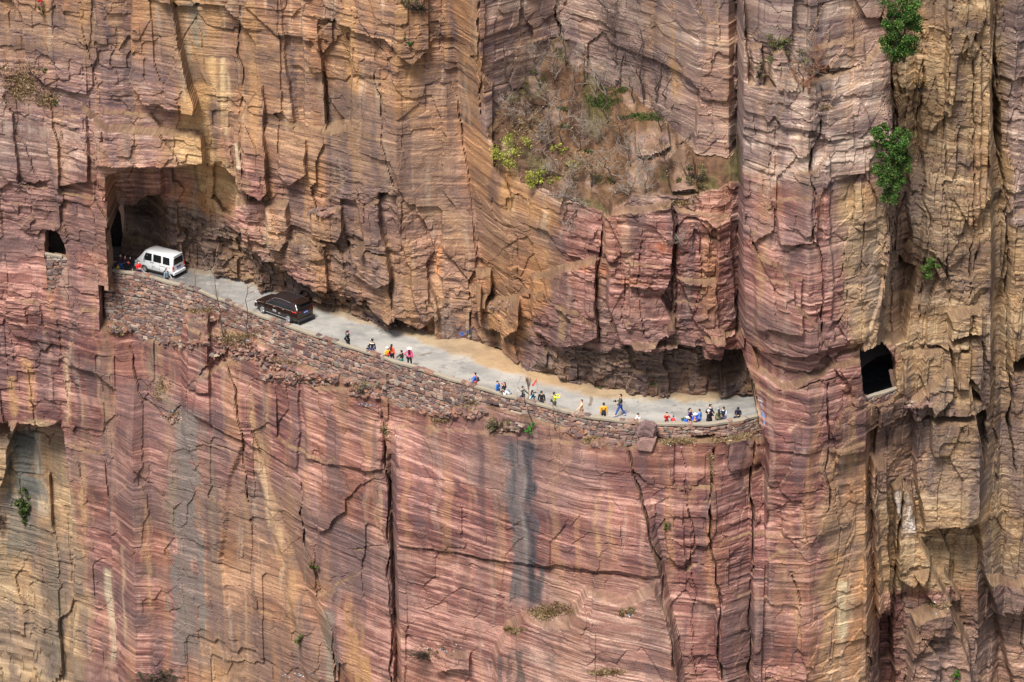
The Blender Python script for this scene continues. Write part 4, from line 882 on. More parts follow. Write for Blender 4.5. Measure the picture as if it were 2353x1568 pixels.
# ------------------------------------------------------------------ plants
rnd = random.Random(5)
M_bark = mat_plain('bark', rgb(72, 58, 52), .9, noise=.3); M_pale = mat_plain('pale_twigs', rgb(142, 130, 120), .9, noise=.25)
M_redbark = mat_plain('reddish_bark', rgb(128, 84, 62), .9, noise=.25)
M_leaf = mat_vcol('leaves', .7, .3, 6, 0, 0); M_leaf.node_tree.nodes['Principled BSDF'].inputs['Subsurface Weight'].default_value = 0
def rv(s=1.): return Vector((rnd.gauss(0, s), rnd.gauss(0, s), rnd.gauss(0, s)))
def bare_tree(base, top, label, spread=.5, nb=9, twig=M_pale, trunk=M_bark, r0=.065, depth=2, group='bare trees on the planted ledge', cat='tree', name='bare_tree', droop=0., lo=.35, kink=.12):
    b = on_cliff(*base); b.y -= .1; b.z -= .1
    tx, tz = at_y(top[0], top[1], b.y-.3); t = Vector((tx, b.y-.4, tz)); H = (t-b).length
    root = empty(name, b); tag(root, label, cat, group); T = MB(); W = MB(); n = 9
    pts = [Vector((0, 0, 0))+(t-b)*(i/(n-1))+rv(H*kink*.25)*(0 < i < n) for i in range(n)]
    rad = [r0*(1-.8*i/(n-1)) for i in range(n)]; T.tube(pts, rad, 6)
    def grow(p, d, L, r, k):
        q = [p]; dd = d.copy()
        for _ in range(5):
            dd = (dd+rv(.22)+Vector((0, 0, .08-droop*.2))).normalized(); q.append(q[-1]+dd*L/5)
        W.tube(q, [r*(1-.14*i) for i in range(6)], 3, cap=False)
        if k > 0:
            for _ in range(rnd.randint(3, 5)):
                i = rnd.randint(1, 5); nd = (dd*.6+rv(.55)).normalized(); grow(q[i], nd, L*rnd.uniform(.4, .7), r*.6, k-1)
    for j in range(nb):
        f = lo+(1-lo)*(j+rnd.random())/nb; i = min(int(f*(n-1)), n-2); p = pts[i].lerp(pts[i+1], f*(n-1)-i)
        a = rnd.random()*6.28; d = Vector((math.cos(a)*spread, math.sin(a)*spread*.6-.1, rnd.uniform(.3, .9)-droop)).normalized()
        grow(p, d, H*rnd.uniform(.22, .42)*(1.3-f*.6), max(.02, r0*.5*(1.1-f)), depth)
    T.build('trunk', trunk, root); W.build('branches', twig, root); return root
K = 'thin bare grey tree on the planted ledge, '
for b, t, lb, kw in [
 ((1168, 225), (1158, 95), 'dark forked bare tree at the left corner of the planted ledge', dict(twig=M_bark, nb=12, r0=.09, spread=.9)),
 ((1191, 222), (1236, 86), 'dark bare tree leaning right beside the forked one on the ledge', dict(nb=14, r0=.09, twig=M_bark, spread=1.)),
 ((1236, 205), (1222, 110), 'slim bare tree at the left rock foot of the ledge', dict()),
 ((1300, 150), (1292, 40), 'bare tree standing in the top notch of the ledge', dict()),
 ((1323, 222), (1318, 150), 'small bare tree in the middle of the upper ledge soil', dict()),
 ((1343, 190), (1342, 100), 'straight dark bare tree under the right rock face', dict()),
 ((1366, 242), (1370, 165), 'low slender bare tree between two taller ones on the ledge', dict()),
 ((1395, 286), (1388, 140), 'tall straight bare tree rising from green grass mid ledge', dict(r0=.07)),
 ((1417, 190), (1404, 24), 'very tall crooked bare tree against the pale right rock face', dict(r0=.1, lo=.4, twig=M_bark, spread=.95, nb=12)),
 ((1424, 192), (1438, 26), 'tall bare tree close on the right of the tallest crooked one', dict(r0=.09, lo=.4, twig=M_bark, spread=.95, nb=12)),
 ((1457, 236), (1442, 165), 'short leaning bare tree bent to the left on the ledge', dict()),
 ((1479, 240), (1466, 50), 'tall bare tree with a swaying trunk near the rock slab', dict(r0=.1, lo=.35, twig=M_bark, spread=.95, nb=13)),
 ((1507, 228), (1530, 108), 'kinked bare tree above the rock block of the ledge', dict(r0=.09, twig=M_bark, spread=.9, nb=12)),
 ((1527, 240), (1536, 122), 'upright bare tree next to the kinked one on the ledge', dict(r0=.08, twig=M_bark, spread=.9, nb=12)),
 ((1542, 246), (1585, 165), 'bare tree bending right at the right end of the ledge', dict(r0=.05)),
 ((1294, 328), (1283, 222), 'dark trunked bare tree over the lower ledge slope', dict(r0=.07, spread=.9)),
 ((1272, 330), (1256, 262), 'short bare tree left of the dark trunked one', dict()),
 ((1150, 250), (1092, 190), 'bare tree reaching left over the tan rock corner', dict(spread=1.2)),
 ((1225, 300), (1200, 235), 'tangled small bare tree on the left slope of the ledge', dict(spread=1.1)),
 ((1340, 320), (1345, 262), 'small bare tree below the green grass patch', dict()),
 ((1413, 418), (1375, 340), 'wide pale branching tree leaning left over the ledge edge', dict(spread=1.6, nb=14, r0=.08, lo=.25, droop=.2)),
 ((1345, 468), (1265, 445), 'pale tree spreading flat and left beyond the ledge rim', dict(spread=1.6, nb=14, r0=.08, lo=.2, droop=.35)),
 ((1325, 478), (1300, 530), 'pale tree hanging downward from the lowest ledge rim', dict(spread=1.4, nb=10, droop=.8, lo=.2)),
 ((1395, 455), (1440, 425), 'pale twiggy tree on the lower right rim of the ledge', dict(spread=1.4, nb=12, lo=.2)),
 ((1290, 400), (1240, 385), 'grey twiggy tree behind the yellow shrubs', dict(spread=1.4, nb=12, lo=.2)),
 ((1560, 330), (1600, 300), 'low bare tree in the brown gully right of the rock block', dict(spread=1.3, lo=.2)),
 ((1535, 560), (1570, 545), 'bare twigs growing from a crack in the column face', dict(spread=1.3, lo=.2, r0=.03)),
]: bare_tree(b, t, lb, **kw)
# low leafless scrub in between, each bush its own thing
SCR = [(1215, 262, 'by the left rock foot'), (1262, 240, 'in the brown soil near the notch'), (1250, 360, 'above the yellow green shrubs'), (1310, 262, 'in mid slope under the notch'), (1330, 345, 'in the red leaf litter at the centre'), (1372, 330, 'just left of the tall straight tree'),
 (1420, 330, 'below the right green grass'), (1450, 380, 'under the pale rock block'), (1490, 400, 'between block and olive bush'), (1362, 432, 'on the lower rim at its middle'), (1310, 430, 'on the lower rim behind the flat pale tree'), (1440, 452, 'at the lowest right rim'), (1245, 330, 'on the left slope edge'),
 (1275, 190, 'close under the notch on the left'), (1385, 205, 'under the tallest crooked tree'), (1540, 395, 'left of the olive bush'), (1480, 445, 'on the rim over the reddish columns'), (1180, 290, 'over the tan corner edge'), (1520, 300, 'on top of the pale rock block'), (1290, 470, 'spilling over the rim above the ochre wall')]
for i_, (a_, b_, w_) in enumerate(SCR):
    bare_tree((a_, b_), (a_+rnd.uniform(-30, 30), b_-rnd.uniform(44, 78)), 'low tangled leafless bush '+w_, spread=1.7, nb=17, r0=.045, lo=.1, depth=2, twig=M_pale if i_ % 3 else M_bark, name='leafless_bush', cat='bush', group='leafless bushes on the planted ledge')
bare_tree((515, 777), (490, 616), 'tall bare sapling on the soil shelf in front of the stone wall', nb=9, r0=.06, group='saplings in front of the stone wall', name='bare_sapling', spread=.5, depth=1, kink=.05)
bare_tree((570, 794), (567, 655), 'forked bare sapling with reddish twigs beside the brown car', nb=7, r0=.06, twig=M_redbark, group='saplings in front of the stone wall', name='bare_sapling', spread=.9, depth=1, kink=.05)
bare_tree((1225, 972), (1190, 880), 'bare sapling rising in front of the man in the black jacket', nb=7, r0=.045, group='saplings in front of the stone wall', name='bare_sapling', spread=.9, depth=1)
bare_tree((1278, 986), (1272, 915), 'thin bare sapling in front of the person in neon yellow', nb=7, r0=.035, group='saplings in front of the stone wall', name='bare_sapling', spread=.8, depth=1)
bare_tree((1858, 208), (1885, 100), 'reddish bare tree on the shelf of the right buttress', nb=16, r0=.1, twig=M_redbark, trunk=M_redbark, spread=1.6, lo=.12, group='plants on the right buttress')
bare_tree((1845, 205), (1830, 90), 'grey bare tree behind the reddish one on the buttress shelf', nb=14, r0=.05, spread=1.2, lo=.15, group='plants on the right buttress')
def leaves(c, r, n, size, cols, name='foliage', parent=None, clumps=16, off=Vector(), fill=.55):
    V = []; F = []; Cc = []; cl = []
    for _ in range(clumps):
        a = rv(1).normalized(); q = rnd.random()**.4
        cl.append((Vector((a.x*r[0]*q, a.y*r[1]*q, a.z*r[2]*q)), rnd.uniform(.22, .42)*min(r)*1.3, rnd.uniform(.7, 1.25)))
    for _ in range(n):
        p, cr, sh = rnd.choice(cl); d = rv(1).normalized(); p = p+d*cr*(rnd.random()**fill)
        a = rv(1).normalized(); b = a.cross(rv(1)).normalized(); s = size*rnd.uniform(.6, 1.3); k = len(V)
        for u, v in ((-1, -.6), (1, -.6), (1, .6), (-1, .6)): V.append(c-off+p+a*u*s*.5+b*v*s*.5)
        F.append((k, k+1, k+2, k+3)); cc = np.array(cols[rnd.randrange(len(cols))])*sh*rnd.uniform(.8, 1.2); Cc += [cc]*4
    return mesh_obj(name, from_np(name, [tuple(v) for v in V], np.array(F), np.array(Cc)), parent, M_leaf)
def shrub(px, py, wpx, hpx, n, cols, label, size=.1, name='shrub', cat='shrub', clumps=14, twigs=14, group=None, depth=.7, out=.4, trunk=M_bark):
    b = on_cliff(px, py); rx_, rz_ = wpx/2/31., hpx/2/29.; b.y -= out; root = empty(name, b-Vector((0, 0, rz_)))
    tag(root, label, cat, group); cen = b.copy(); off = root.location
    leaves(cen, (rx_, min(rx_, rz_)*depth, rz_), n, size, cols, 'foliage', root, clumps, off)
    m = MB(); o = Vector((0, out, .1))
    for _ in range(twigs):
        d = Vector((rnd.uniform(-1, 1)*rx_, rnd.uniform(-.6, .3)*rx_, rz_+rnd.uniform(-.8, 1.05)*rz_)); m.tube([o, o.lerp(d, .4)+rv(.06), o.lerp(d, .75)+rv(.08), d], [.03, .02, .012, .006], 3, cap=False)
    m.build('stems', trunk, root); return root
GR = [rgb(50, 86, 34), rgb(66, 104, 40), rgb(38, 68, 28), rgb(84, 120, 52)]
def evergreen(parts, label, n=2600, cols=GR):
    b = on_cliff(parts[-1][0], parts[-1][1]+parts[-1][3]/2); b.y = min(b.y-.2, -7.6); b.x, b.z = at_y(parts[-1][0], parts[-1][1]+parts[-1][3]/2, b.y); root = empty('evergreen_tree', b); tag(root, label, 'tree', 'evergreens clinging to the right pillar')
    m = MB(); pts = [Vector((0, .2, 0))]; V = MB(); fo = []
    for px, py, w_, h_ in reversed(parts):
        x, z = at_y(px, py, b.y-.7); c_ = Vector((x, b.y-.7, z)); pts.append(c_-b); fo.append((c_, w_/2/31., h_/2/29.))
    m.tube(pts, [.12-.08*i/len(pts) for i in range(len(pts))], 6); m.build('trunk', M_bark, root)
    for c_, a, d in fo: leaves(c_, (a*1.3, a*1.1, d*1.3), int(n*2.3), .095, cols+[rgb(104, 110, 60), rgb(44, 60, 30)], 'foliage', root, 14, b, .75)
evergreen([(2078, 10, 70, 50), (2050, 48, 46, 24), (2082, 42, 56, 40), (2078, 80, 70, 44), (2058, 102, 50, 34), (2078, 122, 50, 44)], 'bright green evergreen hanging at the top edge of the right pillar', 1300)
evergreen([(2030, 308, 34, 26), (2066, 322, 48, 46), (2040, 350, 56, 34), (2066, 372, 50, 48), (2036, 398, 50, 36), (2050, 430, 54, 40)], 'bright green evergreen lower down the right pillar above the dark opening', 1300)
shrub(2128, 605, 52, 60, 1500, [rgb(92, 120, 56), rgb(70, 98, 44), rgb(112, 134, 70)], 'soft green young tree on the tan wall above the dark opening', .12, 'small_tree', 'tree', 10)
shrub(55, 1160, 38, 112, 2200, [rgb(66, 84, 42), rgb(50, 66, 36), rgb(88, 98, 52)], 'tall narrow dark green juniper on the streaked grey wall at far left', .14, 'juniper', 'tree', 34)
shrub(720, 1298, 24, 32, 400, [rgb(86, 92, 48), rgb(66, 74, 40)], 'small olive bush in a crack below the long stone wall', .1, clumps=7)
shrub(688, 1465, 18, 28, 350, [rgb(96, 104, 54), rgb(72, 84, 42)], 'tiny olive bush low in the slanting crack', .1, clumps=6)
shrub(2196, 1545, 22, 34, 500, [rgb(74, 118, 40), rgb(54, 92, 34)], 'bright green bush among the pink blocks in the bottom right corner', .1, clumps=7)
YG = [rgb(140, 144, 56), rgb(120, 130, 50), rgb(158, 156, 72)]
shrub(1180, 352, 96, 92, 2000, YG, 'large yellow green spring shrub at the left rim of the planted ledge', .09, twigs=40, group='yellow green shrubs on the ledge', clumps=24)
shrub(1243, 402, 92, 52, 1300, YG, 'low yellow green shrub over the ledge rim below the large one', .09, twigs=30, group='yellow green shrubs on the ledge', clumps=20)
shrub(1283, 338, 40, 30, 260, YG, 'small yellow green shrub under the dark trunked bare tree', .09, twigs=14, group='yellow green shrubs on the ledge')
shrub(1315, 372, 46, 24, 220, YG, 'sparse yellow green shrub in the middle of the ledge rim', .09, twigs=16, group='yellow green shrubs on the ledge')
OL = [rgb(98, 92, 62), rgb(82, 76, 56), rgb(118, 108, 76)]
shrub(1592, 400, 64, 90, 2200, OL, 'dense olive brown bush at the right end of the ledge', .09, twigs=70, clumps=18)
shrub(1790, 105, 70, 56, 1100, OL+[rgb(84, 108, 48)], 'olive green bush on the top shelf of the right buttress', .09, twigs=60, group='plants on the right buttress', clumps=16)
shrub(1745, 150, 22, 60, 400, OL, 'brown twiggy bush squeezed between two rock knobs', .09, twigs=30, group='plants on the right buttress', clumps=8)
shrub(1850, 140, 60, 70, 700, OL+[rgb(90, 112, 52)], 'olive bush behind the reddish bare tree', .08, twigs=60, group='plants on the right buttress', clumps=16)
shrub(2112, 190, 34, 40, 450, [rgb(124, 100, 60), rgb(150, 122, 72)], 'dry brown tuft below the topmost evergreen', .09, twigs=24, clumps=7)
shrub(850, 886, 84, 44, 900, [rgb(120, 112, 90), rgb(104, 104, 72), rgb(136, 124, 100)], 'grey leafless bush spilling over the stone wall', .08, twigs=90, clumps=18)
shrub(1150, 968, 76, 34, 450, [rgb(118, 108, 84), rgb(98, 100, 64)], 'tangled grey bush under the stone wall left of the green fern', .08, twigs=80, clumps=14)
shrub(1085, 920, 56, 40, 350, [rgb(130, 118, 98), rgb(150, 130, 92)], 'pale dry bush below the hiker in blue', .08, twigs=60, clumps=12)
shrub(1216, 977, 22, 36, 700, [rgb(60, 122, 44), rgb(80, 142, 54)], 'bright green fern on the rock shelf under the wall', .09, name='fern', cat='plant', clumps=8)
shrub(365, 1548, 120, 40, 900, [rgb(92, 84, 64), rgb(78, 72, 56)], 'dark leafless scrub at the bottom edge below the grey stain', .1, twigs=90, clumps=18)
shrub(990, 1494, 150, 34, 700, [rgb(104, 92, 70), rgb(88, 80, 60)], 'leafless scrub over the small rock slab near the bottom', .08, twigs=110, clumps=18)
shrub(1530, 1202, 18, 26, 260, [rgb(96, 116, 56), rgb(78, 94, 44)], 'small green bush on the red face below the boulder', .09, clumps=6)
shrub(965, 8, 90, 34, 500, OL, 'dark bare scrub at the top edge on the tan wall', .1, twigs=90, clumps=14)
shrub(938, 92, 30, 18, 150, GR, 'green sprig on the tan wall near the top edge', .1, clumps=5, twigs=8)
shrub(98, 18, 20, 34, 220, [rgb(96, 92, 50)], 'green stalks hanging at the top left', .09, clumps=5)
shrub(98, 2, 22, 10, 120, [rgb(190, 30, 24)], 'red blossom cluster at the top left corner', .1, name='red_flowers', cat='plant', clumps=4, twigs=4)
shrub(5, 1190, 50, 60, 500, [rgb(96, 76, 62), rgb(78, 62, 52)], 'brown leafless bush at the left edge beside the juniper', .1, twigs=60, clumps=10)
# loose dry grass and green tufts: nobody could count the blades
def grass(name, label, patches, cols, h=.35, dens=1.):
    V = []; F = []; Cc = []
    for px, py, w_, h_, n in patches:
        cl_ = [(rnd.gauss(0, .42), rnd.gauss(0, .42)) for _ in range(max(4, int(w_*h_/140)))]
        for _ in range(int(n*1.6*dens)):
            cx_, cy_ = cl_[rnd.randrange(len(cl_))]; b = on_cliff(px+cx_*w_/2+rnd.gauss(0, .16)*w_/2, py+cy_*h_/2+rnd.gauss(0, .16)*h_/2)
            L = h*rnd.uniform(.4, 1.2); d = Vector((rnd.gauss(0, .35), -abs(rnd.gauss(.25, .3)), 1)).normalized()*L; s = Vector((1, rnd.uniform(-.6, .6), 0))*.016
            droop = Vector((d.x*.6, d.y*.8, -L*.35)); k = len(V); V += [b-s, b+s, b+d*.7, b+d+droop*rnd.random()]
            F.append((k, k+1, k+2)); F.append((k, k+2, k+3)); Cc += [np.array(cols[rnd.randrange(len(cols))])*rnd.uniform(.75, 1.2)]*4
    tag(mesh_obj(name, from_np(name, [tuple(v) for v in V], np.array(F), np.array(Cc)), None, M_leaf), label, kind='stuff')
DRY = [rgb(158, 136, 102), rgb(140, 116, 84), rgb(124, 100, 74), rgb(172, 152, 118)]
grass('dry_grass', 'straw coloured dry grass on the ledges', [(1560, 1012, 96, 34, 900), (1680, 1000, 90, 30, 900), (1250, 1412, 100, 46, 1100), (1180, 1452, 60, 24, 350), (1440, 1405, 40, 24, 250),
  (540, 775, 110, 34, 600), (270, 762, 60, 22, 300), (470, 716, 60, 18, 260), (650, 832, 80, 24, 350), (940, 905, 30, 44, 350), (1060, 925, 60, 30, 260), (1345, 1012, 60, 14, 200), (1520, 1000, 30, 20, 150),
  (50, 195, 110, 90, 1300), (100, 230, 60, 50, 400), (1400, 1548, 120, 20, 400), (700, 870, 90, 20, 300), (370, 900, 60, 60, 250), (400, 960, 30, 20, 120), (1010, 970, 60, 16, 150), (2150, 1395, 60, 20, 150), (1640, 1010, 20, 30, 120),
  (1220, 290, 150, 80, 500), (1330, 380, 180, 90, 500), (1560, 470, 90, 20, 200), (885, 990, 18, 60, 180), (1635, 1080, 12, 90, 160), (1900, 250, 60, 14, 80), (2105, 330, 14, 120, 90), (2230, 300, 10, 200, 90), (2190, 500, 20, 160, 90)], DRY)
grass('green_grass', 'fresh green grass tufts scattered over the planted ledge', [(1386, 236, 80, 40, 800), (1480, 272, 90, 24, 700), (1224, 170, 24, 12, 150), (1290, 248, 30, 16, 120), (1345, 350, 30, 12, 120), (1420, 210, 60, 24, 250), (1300, 290, 30, 20, 100), (1370, 410, 60, 30, 160),
  (370, 690, 8, 6, 30), (712, 838, 8, 6, 30), (1500, 885, 30, 4, 40), (1380, 893, 20, 4, 30), (100, 165, 14, 10, 60), (128, 240, 14, 8, 60), (1700, 958, 10, 8, 50)], [rgb(70, 92, 44), rgb(90, 104, 56), rgb(62, 78, 44), rgb(104, 106, 62)], .3)
# fallen twigs, leaves and stones on the ledge
V = []; F = []; Cc = []
for _ in range(2600):
    a = rnd.random()*6.283; q = math.sqrt(rnd.random()); b = on_cliff(1360+math.cos(a)*q*230, 330+math.sin(a)*q*190)
    j = int(np.clip(np.searchsorted(xs, b.x), 0, nx-1)); i = int(np.clip(np.searchsorted(zs, b.z), 0, ny-1))
    if not LED[i, j]: continue
    d = rv(1).normalized(); L = rnd.uniform(.06, .5); s = rv(1).normalized()*rnd.choice((.012, .02, .05)); k = len(V)
    if s.length > .04: L = .1
    b.y -= .05; V += [b-s, b+s, b+s+d*L, b-s+d*L]; F.append((k, k+1, k+2, k+3)); Cc += [np.array(rnd.choice([rgb(150, 110, 80), rgb(140, 120, 100), rgb(96, 70, 52), rgb(150, 134, 114), rgb(120, 84, 60)]))]*4
tag(mesh_obj('leaf_litter', from_np('leaf_litter', [tuple(v) for v in V], np.array(F), np.array(Cc)), None, M_leaf), 'fallen leaves and twigs over the planted ledge', kind='stuff')
# rubble heaps and scattered stones
def rubble(name, label, patches):
    mb = MB()
    for px, py, w_, h_, n, s in patches:
        for _ in range(n):
            a = rnd.random()*6.283; q = math.sqrt(rnd.random()); b = on_cliff(px+math.cos(a)*q*w_/2, py+math.sin(a)*q*h_/2); r = s*rnd.uniform(.4, 1.3)
            M = Matrix.Rotation(rnd.random()*6, 3, 'Z') @ Matrix.Rotation(rnd.gauss(0, .4), 3, 'X') @ Matrix.Rotation(rnd.gauss(0, .3), 3, 'Y')
            mb.box(b+Vector((0, -.08, .02)), (r*1.5, r, r*.5), M, .22, tuple(np.array(lin(rnd.choice(STC)))*rnd.uniform(.8, 1.25)*ROCKGAIN))
    o = mb.build(name, M_stone, usecol=True); tag(o, label, kind='stuff')
rubble('rubble', 'loose broken rock lying on ledges and along the road foot', [(700, 868, 190, 26, 170, .3), (860, 900, 120, 24, 90, .3), (560, 815, 150, 24, 90, .25), (1060, 950, 120, 18, 60, .3), (420, 790, 120, 16, 60, .25), (280, 755, 80, 16, 40, .25), (1400, 1020, 100, 14, 50, .28), (742, 486, 60, 18, 60, .28), (1145, 700, 70, 20, 30, .2), (1160, 980, 90, 14, 40, .35), (1330, 990, 60, 14, 30, .4), (640, 835, 90, 24, 60, .25), (540, 790, 100, 24, 50, .16), (820, 872, 70, 14, 40, .25),
  (1000, 940, 60, 14, 30, .25), (1650, 990, 60, 10, 30, .25), (700, 862, 110, 10, 60, .3), (470, 735, 60, 10, 20, .25), (1120, 805, 60, 12, 24, .2), (900, 750, 90, 6, 24, .14), (1250, 868, 90, 6, 24, .14), (1500, 909, 120, 4, 24, .12), (2110, 930, 60, 14, 20, .3), (400, 960, 30, 20, 30, .2)])
wl = MB()
for px, py, w_, h_, n in [(395, 960, 60, 30, 40), (1560, 1015, 90, 30, 26), (1680, 1000, 80, 20, 20), (1020, 1490, 90, 24, 30), (1250, 1420, 60, 20, 16), (700, 1552, 120, 16, 20), (540, 780, 80, 20, 20), (1440, 1410, 40, 20, 14), (900, 1005, 60, 20, 16), (2160, 1400, 60, 40, 20), (840, 930, 30, 12, 10)]:
    for _ in range(n//2):
        a = rnd.random()*6.283; q = math.sqrt(rnd.random()); b = on_cliff(px+math.cos(a)*q*w_/2, py+math.sin(a)*q*h_/2)
        wl.box(b+Vector((0, -.05, .02)), (.10, .05, .06), Matrix.Rotation(rnd.random()*6, 3, rv(1).normalized()), .2, rnd.choice([(.5, .5, .48), (.4, .42, .44), (.55, .5, .42), (.2, .4, .6), (.6, .15, .1), (.7, .7, .7)]))
tag(wl.build('litter', mat_vcol('litter', .8, .05, 5, 0), usecol=True), 'small bits of white and coloured litter blown onto the ledges', kind='stuff')
# the balanced boulder on the wall
bb = at_y(1487, 1000, float(yp(at_z(1487, 972, .85)[0]))-.75); by = float(yp(bb[0]))-.8
root = empty('boulder', (bb[0], by, at_y(1487, 1038, by)[1])); tag(root, 'big split reddish boulder standing on the outer edge of the stone wall', 'boulder')
def rockblock(outline, d, nm, col, topin=.35):
    bm = bmesh.new(); pts = []; cz_ = 1.0
    for px, py in outline:
        x, z = at_y(px, py, by); p = Vector((x, by, z))-root.location; pts.append(p); bm.verts.new(p); bm.verts.new(p+Vector((0, d, -.12-.34*max(0, p.z-cz_)/max(.1, 2.2-cz_) if nm == 'upper_block' else 0)))
    cen = sum(pts, Vector())/len(pts)
    for i, p in enumerate(pts):
        q = cen+(p-cen)*(.78 if i % 3 else .92); q.y -= .22+.14*(i % 2); bm.verts.new(q)
    r = bmesh.ops.convex_hull(bm, input=bm.verts); me = bpy.data.meshes.new(nm); bmesh.ops.triangulate(bm, faces=bm.faces[:])
    bmesh.ops.subdivide_edges(bm, edges=bm.edges[:], cuts=2, use_grid_fill=True)
    for v in bm.verts: v.co += rv(.03)
    bm.to_mesh(me); bm.free(); a = me.color_attributes.new('Col', 'FLOAT_COLOR', 'POINT'); a.data.foreach_set('color', np.tile(np.array([*(np.array(lin(col))*ROCKGAIN), 1], np.float32), len(me.vertices)))
    mesh_obj(nm, me, root, M_rock)
rockblock([(1463, 1001), (1464, 984), (1474, 970), (1483, 964), (1501, 969), (1510, 974), (1508, 992), (1502, 1003)], .75, 'upper_block', (140, 114, 112))
rockblock([(1464, 1031), (1466, 1003), (1478, 998), (1508, 1003), (1508, 1022), (1500, 1038), (1476, 1036)], .9, 'lower_block', (166, 132, 124))
# wooden post by the wall and leaning pole
m = MB(); x, y = at_z(448, 664, .85); y += .15; z1 = 2.4
root = empty('wooden_post', (x, y, 0)); m.tube([(0, 0, -.1), (.02, 0, 1.2), (0, .02, z1)], [.06, .055, .05], 7); m.build('post', mat_plain('weathered_wood', rgb(130, 112, 92), .9, noise=.3), root)
tag(root, 'weathered wooden post beside the wall between the van and the brown car', 'post')
# ------------------------------------------------------------------ people
_mats = {}
def cm(c, rough=.8):
    if c not in _mats: _mats[c] = mat_plain('cloth_%d_%d_%d' % c, rgb(*[v*.9+.1*sum(c)/3 for v in c]), rough, noise=.1)
    return _mats[c]
M_skin = mat_plain('skin', rgb(216, 168, 138), .55); M_hair = mat_plain('black_hair', rgb(26, 22, 22), .6); M_brownhair = mat_plain('brown_hair', rgb(70, 40, 30), .6)
M_eye = mat_plain('eye_dark', (.02, .015, .012), .3); M_maskw = mat_plain('white_mask', (.75, .78, .8), .7); M_maskb = mat_plain('pale_blue_mask', rgb(150, 205, 240), .7)
def skin(name, vs, es, mat, parent, sub=1):
    """vs: (vec, rx, ry); grown as one continuous surface from vertex 0"""
    me = bpy.data.meshes.new(name); me.from_pydata([v[0] for v in vs], es, []); o = bpy.data.objects.new(name, me); COL.objects.link(o)
    o.modifiers.new('s', 'SKIN'); sv = me.skin_vertices
    if not sv:
        bm = bmesh.new(); bm.from_mesh(me); bm.verts.layers.skin.verify(); bm.to_mesh(me); bm.free(); sv = me.skin_vertices
    for i, v in enumerate(vs): sv[0].data[i].radius = (v[1], v[2] if len(v) > 2 else v[1]); sv[0].data[i].use_root = (i == 0)
    m = o.modifiers.new('u', 'SUBSURF'); m.levels = sub; m.render_levels = sub
    dg = bpy.context.evaluated_depsgraph_get(); dg.update(); r = bpy.data.meshes.new_from_object(o.evaluated_get(dg)); bpy.data.objects.remove(o)
    r.materials.clear(); r.polygons.foreach_set('use_smooth', [True]*len(r.polygons)); r.name = name
    return mesh_obj(name, r, parent, mat)
TG = {'down': (.25, -.03, .84), 'wall': (.17, -.40, 1.02), 'phone': (.12, -.42, 1.46), 'face': (.07, -.19, 1.50), 'hip': (.22, -.04, 1.03), 'chest': (.07, -.26, 1.18), 'out': (.40, -.38, 1.28), 'back': (.12, .17, .98), 'low': (.22, -.30, .90), 'up': (.14, -.34, 1.62), 'side': (.46, -.16, 1.0)}
def ik(a, t, l1, l2, hint):
    d = t-a; L = min(d.length, (l1+l2)*.995); d.normalize(); x = (l1*l1-l2*l2+L*L)/(2*L); hgt = math.sqrt(max(l1*l1-x*x, 0))
    hv = (hint-d*hint.dot(d)).normalized(); return a+d*x+hv*hgt, a+d*L
